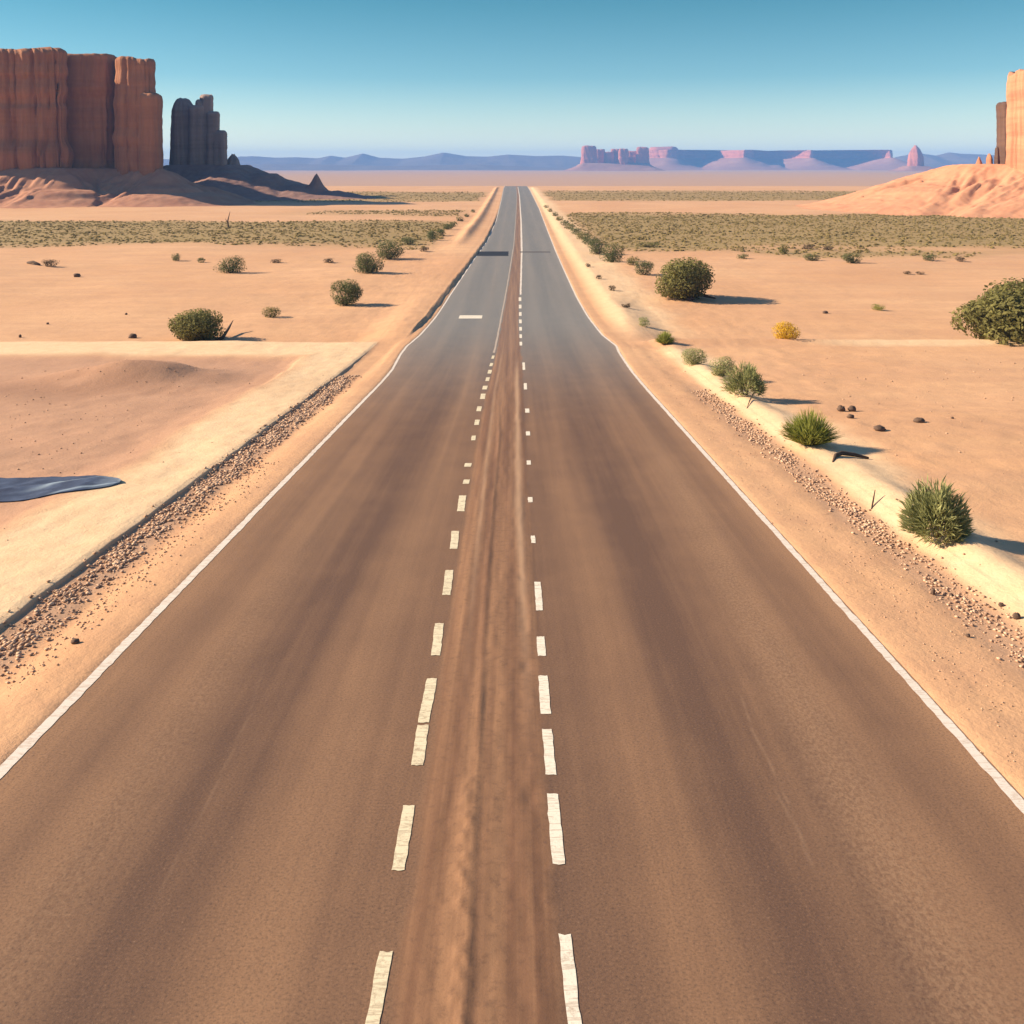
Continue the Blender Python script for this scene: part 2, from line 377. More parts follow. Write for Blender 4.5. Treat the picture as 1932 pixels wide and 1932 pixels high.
red = np.exp(-(((XX - _mx + 3) / 8) ** 2 + ((YY - _my) / 3.0) ** 2)) * sst(.35, .6, _rn + .15)
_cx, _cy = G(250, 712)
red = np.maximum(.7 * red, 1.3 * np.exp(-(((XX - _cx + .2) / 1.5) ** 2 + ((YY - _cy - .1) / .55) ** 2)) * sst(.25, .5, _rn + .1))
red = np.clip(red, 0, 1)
maskB = np.stack([basin, farm, red], -1).reshape(-1, 3)
g = mesh_obj('ground', np.stack([XX, YY, ZZ], -1).reshape(-1, 3), grid_faces(len(rows), len(cols)), MAT_SAND, attrs={'mask': maskA, 'mask_b': maskB})
tag(g, kind='structure')

# ------------------------------------------------------------------ road
RZ = 0.0
ry = np.concatenate([np.linspace(-25, 3, 30)[:-1], np.geomspace(3, 575, 800)])
ct = np.linspace(0, 1, 361)
Yr = np.repeat(ry[:, None], len(ct), 1)
eL, eR = edgeL(Yr), edgeR(Yr)
rag = .07 * (fbm(Yr * .9, Yr * 0 + 3, 3, 4) - .5); rag2 = .07 * (fbm(Yr * .9, Yr * 0 + 9, 4, 4) - .5)
Ur = (eL - .17 + rag) * (1 - ct) + (eR + .17 + rag2) * ct
def road_z(U, Y):
    mL, mR = medL(Y), medR(Y)
    k = band(U, mL + .22, mR - .12, .12)
    h = .035 * k * fbm(U * 3, Y * .35, 21, 4) * (1 - sst(30, 60, Y)) + .012 * k * (fbm(U * 9, Y * 5, 23, 3) - .3) * (1 - sst(20, 35, Y))
    # narrow sand ridge running along the strip
    rc = mL + (.45 + .12 * (fbm(Y * .08, Y * 0, 25, 2) - .5)) * (mR - mL)
    h = h + .015 * np.exp(-((U - rc) / .04) ** 2) * (1 - sst(24, 40, Y)) * (.3 + fbm(Y * .6, Y * 0, 27, 3))
    # ragged crest of sand clods close to the camera, and ripples right of the seam
    cc = mL + .40 * (mR - mL) - .02 * (Y - 8)
    h = h + .022 * np.exp(-((U - cc - .06 * (fbm(Y * 3, Y * 0, 39, 2) - .5)) / .05) ** 2) * sst(.42, .62, fbm(U * 16 + Y * 6, Y * 9, 33, 3)) * (1 - sst(9.5, 11, Y))
    h = h + .010 * band(U, mL + .5, mR - .1, .1) * (fbm(U * 7 + Y * 2, Y * 13, 35, 3) - .5) * (1 - sst(13, 20, Y))
    h = h - .014 * np.exp(-((U - mR + .22) / .07) ** 2) * sst(.62, .72, fbm(U * 2, Y * 1.7, 37, 2)) * (1 - sst(16, 22, Y))
    return CAMZ - Hc(Y) + h
Zr = road_z(Ur, Yr)
Zr[:, 0] -= .16; Zr[:, -1] -= .16
Xr_ = Ur + xr(Yr)
med = band(Ur, medL(Yr) + .12, medR(Yr) - .05, .2)
edg = np.maximum(np.exp(-((Ur - eL) / .5) ** 2), np.exp(-((Ur - eR) / .5) ** 2)) + .5 * np.exp(-((Ur - 3.5) / .35) ** 2) + .35 * np.exp(-((Ur - 1.2) / .4) ** 2) + .4 * np.exp(-((Ur + 4.0) / .3) ** 2) + .3 * np.exp(-((Ur + 1.9) / .3) ** 2) - .35 * np.exp(-((Ur + 2.9) / .45) ** 2) - .4 * np.exp(-((Ur - 2.1) / .4) ** 2)
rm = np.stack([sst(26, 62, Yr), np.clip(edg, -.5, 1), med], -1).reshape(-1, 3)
tc_ = np.interp(Yr, [9, 20, 40], [.16, .05, .03])
tanl = (np.exp(-((Ur - tc_) / (.05 + .05 * fbm(Yr * .8, Yr * 0, 2, 3))) ** 2) * sst(9, 18, Yr) * (1 - sst(40, 46, Yr)) + .5 * np.exp(-((Ur - medL(Yr) - .42) / .05) ** 2) * sst(9, 20, Yr) * (1 - sst(40, 55, Yr))).reshape(-1, 1).repeat(3, 1)
def scratch(pts, w, amp):
    ys, us = [], []
    for px, py in pts:
        x, Y = G(px, py); ys.append(Y); us.append(x - float(xr(Y)))
    q = np.interp(Yr, ys, us)
    return amp * np.exp(-((Ur - q) / w) ** 2) * band(Yr, ys[0], ys[-1], .12 * (ys[-1] - ys[0]) + .02)
scr_l = np.maximum(scratch([(1530, 1625), (1470, 1475), (1420, 1380), (1398, 1310)], .010, .26), scratch([(1535, 1640), (1500, 1560), (1462, 1490)], .010, .22))
scr_l = np.maximum(scr_l, scratch([(285, 1710), (380, 1540), (470, 1350), (500, 1250)], .010, .16))
tanl = np.maximum(tanl, scr_l.reshape(-1, 1).repeat(3, 1))
stp = (np.exp(-((Ur - 3.25 - .03 * (Yr - 10)) / .38) ** 2) * (1 - sst(20, 34, Yr)) + .6 * np.exp(-((Ur + 3.75) / .35) ** 2) * (1 - sst(14, 26, Yr)) + .25 * np.exp(-((Ur + 1.85) / .25) ** 2)).reshape(-1, 1).repeat(3, 1)
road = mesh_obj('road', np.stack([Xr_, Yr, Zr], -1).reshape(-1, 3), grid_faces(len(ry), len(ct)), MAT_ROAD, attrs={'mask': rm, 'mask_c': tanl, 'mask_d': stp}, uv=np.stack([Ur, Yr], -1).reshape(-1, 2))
tag(road, kind='structure')

def strip(name, cU, Ys, wid, mat, rough=.0, seed=0, nz=5, lift=.005, drape=False):
    """a painted strip lying on the asphalt: cU(Y) its centre, wid(Y) its width"""
    Ys = np.asarray(Ys, float); t = np.linspace(-.5, .5, nz)
    c = np.asarray(cU(Ys), float); w = np.asarray(wid(Ys), float) * np.ones_like(Ys)
    jl = rough * (fbm(Ys * 7, Ys * 0, seed, 3) - .5); jr = rough * (fbm(Ys * 7, Ys * 0, seed + 5, 3) - .5)
    lo, hi = c - w / 2 + jl, c + w / 2 + jr
    U = lo[:, None] * (1 - (t + .5)) + hi[:, None] * (t + .5)
    Y2 = np.repeat(Ys[:, None], nz, 1)
    if len(Ys) > 8:                                     # ragged ends
        Y2[0] += rough * 1.2 * (np.random.RandomState(seed).rand(nz) - .3); Y2[-1] += rough * 1.2 * (np.random.RandomState(seed + 1).rand(nz) - .7)
    Z = (road_z(U, Y2) if drape else CAMZ - Hc(Y2)) + lift
    return mesh_obj(name, np.stack([U + xr(Y2), Y2, Z], -1).reshape(-1, 3), grid_faces(len(Ys), nz), mat, road)
ys = np.concatenate([np.linspace(-20, 3, 20)[:-1], np.geomspace(3, 560, 700)])
strip('edge_line', lambda Y: edgeL(Y) + .02, ys, lambda Y: .135 - .03 * sst(10, 40, Y), MAT_EDGE, .03, 1)
strip('edge_line', lambda Y: edgeR(Y) - .02, ys, lambda Y: .115, MAT_EDGE, .03, 2)
def dash(px0, py0, px1, py1, wpx, mat, seed, name='lane_dash', rough=.018):
    (x0, Y0), (x1, Y1) = G(px0, py0), G(px1, py1)
    u0, u1 = x0 - float(xr(Y0)), x1 - float(xr(Y1)); w = wpx * Y0 / F
    Ys = np.linspace(Y0, Y1, 14)
    return strip(name, lambda Y: u0 + (u1 - u0) * (Y - Y0) / (Y1 - Y0), Ys, lambda Y: w, mat, rough, seed)
LD = [(699, 1950, 728, 1795, 27), (751, 1643, 772, 1520, 25), (787, 1445, 798, 1368, 23), (798.5, 1364, 815, 1280, 22), (822, 1237, 829, 1176, 18),
      (842, 1123, 848, 1076, 16), (856, 1036, 859, 1002, 15), (869, 965, 873, 935, 14), (879, 913, 881, 905, 12), (882, 881, 884, 874, 13),
      (893, 831, 894, 822, 8), (899, 802, 901, 792, 9), (903, 776, 905, 767, 9), (910, 753, 912, 743, 9), (914, 735, 916, 728, 9), (919, 719, 921, 712, 7), (923, 705, 925, 698, 7), (926, 691, 928, 685, 6), (929, 677, 931, 671, 5)]
for i, d in enumerate(LD): dash(*d, MAT_CREAM, 100 + i)
RD = [(1085, 1950, 1066, 1763, 27), (1054, 1632, 1042, 1498, 24), (1040, 1463, 1032, 1376, 20), (1030, 1348, 1024, 1275, 19), (1022.5, 1238, 1019.5, 1201, 16),
      (1018, 1152, 1014, 1098, 13), (1006.5, 1025, 1005.5, 1011, 8), (1001, 948, 1000, 938, 9), (998, 877, 997.5, 869, 8), (996.5, 822, 996, 814, 8), (995, 779, 994.5, 771, 8), (991.5, 735, 991, 723, 6), (988.5, 698, 988, 684, 5)]
for y in range(652, 560, -14): RD.append((981 + (y - 560) * .02, y, 981 + (y - 566) * .02, y - 7, 5))
for i, d in enumerate(RD): dash(*d, MAT_WHITE, 140 + i)
strip('median_line', lambda Y: medL(Y) + .03, np.geomspace(Yof(666), 470, 240), lambda Y: .09, paint('faded_paint', (.46, .37, .30), (.30, .22, .17), .48), .05, 8)
strip('median_line', lambda Y: medR(Y) + .02, np.geomspace(Yof(556), 470, 240), lambda Y: .14 + .1 * sst(80, 140, Y), MAT_EDGE, .05, 9)
(xa, Ya) = G(887, 601); (xb, Yb) = G(887, 595)
strip('white_bar', lambda Y: xa - float(xr(Ya)) + 0 * Y, np.linspace(Ya, Yb, 12), lambda Y: 44 * Ya / F, MAT_WHITE, .03, 11)
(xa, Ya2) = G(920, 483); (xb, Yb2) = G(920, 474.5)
strip('shadow_strip', lambda Y: xa - float(xr(Ya2)) + 0 * Y, np.linspace(Ya2, Yb2, 12), lambda Y: 78 * Ya2 / F, MAT_SHADOW, .1, 12, lift=.007)  # dark strip laid across the left lane in place of a cast shadow
strip('shadow_strip', lambda Y: G(1010, 478)[0] - float(xr(Ya2)) + 0 * Y, np.linspace(Yof(476.5), Yof(474.5), 6), lambda Y: 60 * Ya2 / F, paint('faint_painted_shadow', (.10, .085, .08), (.15, .12, .1), .5), .1, 13, lift=.007)  # fainter stretch of the same painted shadow, right of the median

# ------------------------------------------------------------------ cliffs and talus
def resample(poly, step, smooth=2):
    p = np.array(poly, float)
    for _ in range(smooth):
        q = np.roll(p, -1, 0); p = np.stack([.82 * p + .18 * q, .18 * p + .82 * q], 1).reshape(-1, 2)
    q = np.vstack([p, p[:1]]); d = np.r_[0, np.cumsum(np.hypot(*np.diff(q, axis=0).T))]
    n = max(12, int(d[-1] / step)); s = np.linspace(0, d[-1], n, endpoint=False)
    return np.stack([np.interp(s, d, q[:, 0]), np.interp(s, d, q[:, 1])], 1), s, d[-1]
def cliff(name, parent, foot, z0, z1, mat, seed=0, step=.45, flute=1.0, freq=.35, taper=.05, top_var=.03, rnd=.08, nz=72, strata=.85):
    p, s, L = resample(foot, step)
    a = np.roll(p, -1, 0) - np.roll(p, 1, 0); nrm = np.stack([a[:, 1], -a[:, 0]], 1)
    area = .5 * np.sum(p[:, 0] * np.roll(p[:, 1], -1) - np.roll(p[:, 0], -1) * p[:, 1])
    nrm /= np.maximum(np.hypot(*nrm.T), 1e-6)[:, None]
    if area < 0: nrm = -nrm; p = p[::-1]; nrm = nrm[::-1]
    per = L; ang = s / per * 2 * math.pi; R = per / (2 * math.pi)
    def loopn(fr, z, sd):                                 # noise that closes on itself round the outline
        return fbm(R * fr * np.cos(ang) + 50 + z * .06, R * fr * np.sin(ang) + 50 + z * .6, sd, 4)
    ht = z1 - z0; hs = ht * (1 + top_var * 2 * (loopn(freq * .5, 0, seed + 3) - .5))
    V = []; c = p.mean(0); rmin = .5 * min(np.ptp(p[:, 0]), np.ptp(p[:, 1])); flute = min(flute, rmin * .45)
    for k in range(nz + 1):
        t = k / nz
        fl = np.abs(loopn(freq, t * ht * .03, seed) - .5) * 2; fl = fl ** .5
        cr = np.exp(-((loopn(freq * .6, t * ht * .02, seed + 6) - .5) / .022) ** 2)
        f2 = loopn(freq * 3.3, t * ht * .05, seed + 1) - .5
        off = flute * (fl - .58) + flute * .35 * f2 - .8 * flute * cr * (1 - .5 * t)
        lv = .65 * vnoise(np.array([t * 9.0]), np.array([seed * 1.7]), seed + 9)[0] + .35 * vnoise(np.array([t * 31.0]), np.array([seed * 2.7]), seed + 8)[0] if True else vnoise(np.array([t * 9.0]), np.array([seed * 1.7]), seed + 9)[0]
        off = off + strata * (lv - .5) * flute; ins_ = taper * ht * t
        if t > 1 - rnd: q = (t - (1 - rnd)) / rnd; ins_ += (1 - math.sqrt(max(0, 1 - q * q))) * rnd * ht * .55
        fl_ = max(.16, 1 - ins_ / rmin)
        xy = c + (p - c) * fl_ + nrm * (off * min(1, .25 + fl_))[:, None]
        V.append(np.column_stack([xy, z0 + hs * t]))
    top = V[-1]
    for q in (.12, .3, .6, .93):
        cc = np.array([*c, 0]); r = top.copy(); r[:, :2] = top[:, :2] * (1 - q) + c * q
        r[:, 2] = top[:, 2] * (1 - q * .8) + top[:, 2].mean() * q * .8 + ht * .01 * (fbm(r[:, 0] * freq, r[:, 1] * freq, seed + 4, 3) - .5)
        V.append(r)
    n = len(p); nr = len(V)
    V = np.concatenate(V)
    i = np.arange(nr - 1)[:, None] * n + np.arange(n)[None, :]; j = np.arange(nr - 1)[:, None] * n + ((np.arange(n) + 1) % n)[None, :]
    Fq = np.stack([i.ravel(), j.ravel(), (j + n).ravel(), (i + n).ravel()], 1)
    return mesh_obj(name, V, Fq, mat, parent)
def poly_dist(X, Y, poly):
    P = np.array(poly, float); best = np.full(X.shape, 1e18); arc = np.zeros(X.shape); ins = np.zeros(X.shape, bool); acc = 0
    for k in range(len(P)):
        a, b = P[k], P[(k + 1) % len(P)]; d = b - a; L = math.hypot(*d)
        t = np.clip(((X - a[0]) * d[0] + (Y - a[1]) * d[1]) / (L * L), 0, 1)
        dd = (X - a[0] - t * d[0]) ** 2 + (Y - a[1] - t * d[1]) ** 2
        mk = dd < best; best = np.where(mk, dd, best); arc = np.where(mk, acc + t * L, arc); acc += L
        cr = ((a[1] > Y) != (b[1] > Y)) & (X < (b[0] - a[0]) * (Y - a[1]) / ((b[1] - a[1]) or 1e-9) + a[0]); ins ^= cr
    return np.where(ins, 0, np.sqrt(best)), arc
def talus(name, parent, poly, h, reach, mat, bounds, res, seed=0, gully=.35, gf=.12, power=1.5, extra=None, base=None):
    xs = np.arange(bounds[0], bounds[1], res); yv = np.arange(bounds[2], bounds[3], res)
    Y, X = np.meshgrid(yv, xs, indexing='ij'); d, arc = poly_dist(X, Y, poly)
    rr = reach * (1 + .5 * (fbm(arc * gf * .5, X * 0 + seed, seed, 2) - .5))
    t = np.clip(d / rr, 0, 1.2)
    gl = np.abs(fbm(arc * gf + .02 * d, d * gf * .25, seed + 2, 4) - .5) * 2
    z = h * np.maximum(1 - t, -.2) * np.maximum(1 - t, 0) ** (power - 1) - .3 * h * np.maximum(t - 1, 0)
    z = z + gully * h * (gl - .35) * np.clip(t * 3, 0, 1) * np.clip(1 - t, 0, 1)
    if extra is not None: z = np.maximum(z, extra(X, Y))
    z = z + .03 * h * (fbm(X * gf * 3, Y * gf * 3, seed + 6, 4) - .5) + .05 * h * np.clip(fbm(X * gf * 5, Y * gf * 5, seed + 7, 3) - .62, 0, 1)
    g0 = gz(X, Y) if base is None else base(X, Y)
    keep = z > -.02 * h - .05
    Z = g0 + np.where(keep, z, -.5 - .02 * h)
    Fq = grid_faces(len(yv), len(xs)); kf = keep.ravel()[Fq].any(1); Fq = Fq[kf]
    used = np.unique(Fq); re = np.full(X.size, -1); re[used] = np.arange(len(used))
    return mesh_obj(name, np.stack([X, Y, Z], -1).reshape(-1, 3)[used], re[Fq], mat, parent)
def at(px, Y): return (px - CX) / F * Y
def zt(py, Y): return CAMZ - (py - HOR) / F * Y
def rect(px0, px1, Y0, Y1, jig=0):
    return [(at(px0, Y0), Y0), (at(px1, Y0), Y0), (at(px1, Y1) - jig, Y1), (at(px0, Y1) + jig, Y1)]

# left mesa butte
bt = empty('butte', (at(120, 262), 262, gz1(at(120, 262), 262)))
tag(bt, 'massive dark red butte with a recessed wall and square tower, left edge of the desert', 'butte')
def child(o, par): 
    o.parent = par; o.matrix_parent_inverse = par.matrix_basis.inverted() if False else o.matrix_parent_inverse
    o.location = -par.location; return o
ZB = gz1(at(120, 262), 262)
Y1 = 252
child(cliff('rock_wall', None, [(at(-420, Y1), Y1 + 3), (at(-150, Y1), Y1 - 2), (at(60, Y1), Y1), (at(132, Y1 + 2), Y1 + 2), (at(136, Y1 + 16), Y1 + 16), (at(120, Y1 + 50), Y1 + 50), (at(-420, Y1), Y1 + 50)], ZB, zt(90, Y1), MAT_ROCK, 11, .3, 2.6, .34, .03, .03, .035), bt)
child(cliff('rock_wall', None, rect(60, 226, 263, 292), ZB, zt(101, 263), MAT_ROCK, 12, .4, .6, .25, .006, .015, .02, strata=3.0), bt)
Y2 = 256
child(cliff('rock_tower', None, rect(210, 300, Y2, Y2 + 26, 2), ZB, zt(106, Y2), MAT_ROCK, 13, .3, 1.3, .4, .010, .02, .035), bt)
child(cliff('rock_tower', None, [(at(262, Y2), Y2 - 1.5), (at(308, Y2), Y2 - .5), (at(308, Y2 + 14), Y2 + 14), (at(262, Y2 + 12), Y2 + 12)], ZB, zt(176, Y2), MAT_ROCK, 14, .35, .6, .3, .008, .02, .06), bt)
child(cliff('rock_wall', None, rect(150, 286, 300, 346), ZB, zt(113, 300), MAT_ROCK, 16, .6, 1.2, .2, .01, .02, .05), bt)  # unseen rear block, added to throw shade over the spire and its talus
hullL = [(at(-420, Y1), Y1), (at(120, Y1), Y1), (at(160, Y1), Y1 + 8), (at(215, Y1), Y1 + 7), (at(305, Y2), Y2), (at(300, Y2 + 28), Y2 + 28), (at(-420, Y1), Y1 + 50)]
child(talus('talus_slope', None, hullL, 9.2, 25, MAT_TALUS, (at(-420, Y1) - 20, at(312, Y2) + 30, 214, 318), .5, 15, .62, .24, 1.4), bt)

# grey spire group right of it
Ysp = 322
sp_ = empty('rock_spire', (at(375, Ysp), Ysp, gz1(at(375, Ysp), Ysp)))
tag(sp_, 'narrow grey brown rock spire with a notched crown, standing right of the big dark butte', 'rock spire')
ZS = gz1(at(375, Ysp), Ysp)
def spire_col(px0, px1, Y, dep, ytop, seed, mat=MAT_ROCK_GREY, taper=.03, rnd=.1, nm='rock_column', par=None):
    child(cliff(nm, None, rect(px0, px1, Y, Y + dep, .5), ZS, zt(ytop, Y), mat, seed, .4, .55, .3, taper, .02, rnd), par or sp_)
spire_col(318, 374, Ysp, 15, 183, 21, taper=.028, rnd=.22)
spire_col(350, 392, Ysp - 2, 13, 196, 22, taper=.02, rnd=.06)
spire_col(366, 386, Ysp - 1, 8, 187, 28, taper=.012, rnd=.06)
spire_col(374, 405, Ysp - 1, 13, 176, 23, taper=.010, rnd=.05)
spire_col(384, 417, Ysp - 2.5, 13, 210, 24, taper=.012, rnd=.05)
spire_col(396, 431, Ysp - 3, 14, 246, 25, taper=.02, rnd=.07)
spire_col(420, 460, Ysp + 1, 14, 290, 26, taper=.08, rnd=.5)
hullS = [(at(318, Ysp), Ysp - 2), (at(432, Ysp), Ysp - 2), (at(452, Ysp), Ysp + 6), (at(440, Ysp), Ysp + 20), (at(318, Ysp), Ysp + 20)]
def ex(X, Y):
    Yc = 304
    def bump(px, Yc, w, d, h, p=2): return h * np.exp(-(np.abs((X - at(px, Yc)) / w) ** p + np.abs((Y - Yc) / d) ** 2))
    r = bump(500, 306, 11, 13, 8.2) ; r = np.maximum(r, bump(430, 304, 16, 16, 8.5)); r = np.maximum(r, bump(560, 302, 12, 10, 4.4))
    r = np.maximum(r, bump(597, 300, 3.6, 4, 7.4, 1.2)); r = np.maximum(r, bump(635, 299, 9, 7, 2.4))
    return r * (1 + .25 * (fbm(X * .3, Y * .3, 77, 4) - .5)) - .35
child(talus('talus_slope', None, hullS, 10.2, 36, MAT_TALUS_DARK, (at(300, Ysp) - 24, at(700, 295) + 4, 270, 362), .5, 27, .4, .2, 1.35, ex), sp_)

# right butte, lit
Y3 = 208
br = empty('butte', (at(1960, Y3), Y3, gz1(at(1960, Y3), Y3)))
tag(br, 'sunlit pale orange butte at the right edge above a gullied sand slope', 'butte')
ZR = gz1(at(1960, Y3), Y3)
def fp(pts): return [(at(p, Y3 + d), Y3 + d) for p, d in pts]
child(cliff('rock_wall', None, fp([(1896, 7), (1899, 0), (1950, -9), (2120, -7), (2250, 24), (1915, 26)]), ZR, zt(139, Y3), MAT_ROCK_PALE, 31, .2, 1.0, .5, .012, .05, .012, strata=.3), br)
child(cliff('rock_column', None, fp([(1880, 13), (1902, 9), (1905, 20), (1884, 20)]), ZR, zt(192, Y3 + 10), MAT_ROCK_SHADE, 32, .25, .35, .5, -.012, .02, .04), br)
child(cliff('rock_column', None, fp([(1873, 6), (1886, 4), (1888, 10), (1876, 10)]), ZR, zt(276, Y3), MAT_ROCK_SHADE, 33, .2, .3, .5, .02, .02, .15), br)
child(cliff('rock_column', None, fp([(1856, 7), (1874, 5), (1876, 11), (1858, 11)]), ZR, zt(289, Y3), MAT_ROCK_PALE, 34, .2, .3, .5, .05, .02, .15), br)
child(cliff('rock_column', None, fp([(1832, 7), (1857, 5), (1860, 12), (1838, 12)]), ZR, zt(297, Y3), MAT_ROCK_PALE, 35, .2, .35, .5, .10, .04, .25), br)
hullR = [(at(1845, Y3), Y3 + 7), (at(1896, Y3), Y3 + 2), (at(1990, Y3), Y3 - 9), (at(2250, Y3), Y3 - 9), (at(2250, Y3), Y3 + 28), (at(1840, Y3), Y3 + 14)]
child(talus('talus_slope', None, hullR, 9.6, 31, MAT_TALUS_PALE, (at(1500, Y3) - 4, at(2250, Y3) + 10, 160, 270), .35, 36, .40, .24, 1.15), br)

# far butte cluster, lone butte, mesa, hills
def fbase(X, Y): return gz(X, Y)
YF = 3000
fc = empty('butte', (at(1157, YF), YF, gz1(at(1157, YF), YF)))
tag(fc, 'far cluster of flat topped pink rock columns on the hazy plain right of the road', 'butte cluster')
ZF = gz1(at(1157, YF), YF) - 3
for i, (a, b, dy, top) in enumerate([(1097, 1126, 0, 275), (1122, 1142, 60, 281), (1140, 1158, 20, 286), (1152, 1170, 70, 280), (1166, 1186, -10, 281), (1182, 1206, 40, 284), (1200, 1225, 0, 277)]):
    child(cliff('rock_column', None, rect(a - 3, b + 3, YF + dy, YF + dy + 55, 4), ZF, zt(top, YF), MAT_ROCK_FAR, 41 + i, 3, 4, .045, .07, .03, .08, nz=24), fc)
hullF = [(at(1100, YF), YF), (at(1222, YF), YF), (at(1222, YF), YF + 90), (at(1100, YF), YF + 90)]
child(talus('talus_slope', None, hullF, 24, 70, MAT_TALUS_FAR, (at(1050, YF), at(1275, YF), YF - 110, YF + 200), 6, 48, .4, .015), fc)
YL = 2700
fl = empty('butte', (at(1735, YL), YL, gz1(at(1735, YL), YL)))
tag(fl, 'far lone rounded pink butte shaped like a loaf, near the right hand slope', 'butte')
child(cliff('rock_tower', None, [(at(1716, YL), YL + 20), (at(1733, YL), YL - 8), (at(1754, YL), YL + 20), (at(1748, YL), YL + 50), (at(1722, YL), YL + 50)], gz1(at(1735, YL), YL) - 3, zt(274, YL), MAT_ROCK_FAR, 51, 2, 2.5, .06, .10, .02, .55, nz=30), fl)
child(talus('talus_slope', None, [(at(1718, YL), YL), (at(1752, YL), YL), (at(1752, YL), YL + 50), (at(1718, YL), YL + 50)], 14, 50, MAT_TALUS_FAR, (at(1670, YL), at(1800, YL), YL - 70, YL + 120), 4, 52, .4, .02), fl)
YM = 3700
fm = empty('mesa', (at(1480, YM), YM, gz1(at(1480, YM), YM)))
tag(fm, 'long far flat topped mesa ridge in pink and blue bands, behind the butte cluster', 'mesa')
rs = np.random.RandomState(5)
front = []
for k, (px, dy) in enumerate([(1215, 120), (1262, 0), (1300, 150), (1352, 190), (1395, -60), (1424, 20), (1446, 200), (1505, 210), (1532, -20), (1560, 150), (1590, 190), (1650, 170), (1672, -80), (1700, 60)]):
    front.append((at(px, YM), YM + dy))
footM = front + [(at(1735, YM), YM + 330), (at(1215, YM), YM + 420)]
ZM = gz1(at(1480, YM), YM) - 4
child(cliff('rock_wall', None, footM, ZM, zt(283, YM), MAT_ROCK_FAR, 61, 7, 10, .016, .06, .03, .05, nz=24), fm)
child(cliff('rock_wall', None, [(at(1226, YM), YM + 60), (at(1282, YM), YM + 20), (at(1300, YM), YM + 160), (at(1240, YM), YM + 300)], ZM, zt(276, YM), MAT_ROCK_FAR, 62, 7, 8, .016, .12, .03, .12, nz=24), fm)
child(talus('talus_slope', None, footM, 46, 190, MAT_TALUS_FAR, (at(1160, YM), at(1800, YM), YM - 330, YM + 480), 10, 63, .45, .009), fm)
def hill_range(name, pxs, Y, dep, seed, base_py=321):
    px = np.arange(pxs[0][0], pxs[-1][0], 1.5); X1 = at(px, Y)
    tops = np.interp(px, [p for p, _ in pxs], [zt(t, Y) for _, t in pxs])
    v = np.linspace(-1, 1, 40); V = []
    for q in v:
        yy = Y + q * dep + 30 * (fbm(X1 * .004, X1 * 0 + q * 2, seed, 3) - .5)
        g0 = gz(X1, yy) - 3
        prof = np.clip(1 - abs(q), 0, 1) ** .8
        r = fbm(X1 * .008, X1 * 0 + q * 1.5, seed + 3, 4) - .5
        V.append(np.stack([X1, yy, g0 + (tops - g0) * prof * (1 + .35 * r * abs(q) * 2)], -1))
    V = np.stack(V); o = mesh_obj(name, V.reshape(-1, 3), grid_faces(len(v), len(px)), MAT_HILL); tag(o, kind='structure'); return o
hill_range('hills', [(-900, 300), (200, 298), (440, 302), (452, 295), (480, 294), (520, 297), (560, 296), (600, 298), (625, 293), (650, 297), (685, 289), (715, 297), (760, 299), (800, 295), (838, 287), (880, 294), (920, 295), (960, 291), (1010, 294), (1060, 293), (1100, 296), (1180, 292), (1300, 296), (1500, 305), (1600, 318)], 4400, 420, 71)
hill_range('hills', [(1640, 318), (1690, 296), (1730, 288), (1765, 293), (1790, 287), (1815, 290), (1850, 291), (1900, 294), (2300, 292), (2900, 300)], 4300, 350, 72)
hill_range('hills', [(-900, 318), (300, 312), (560, 309), (740, 313), (900, 310), (1040, 316), (1130, 320)], 3700, 260, 73)

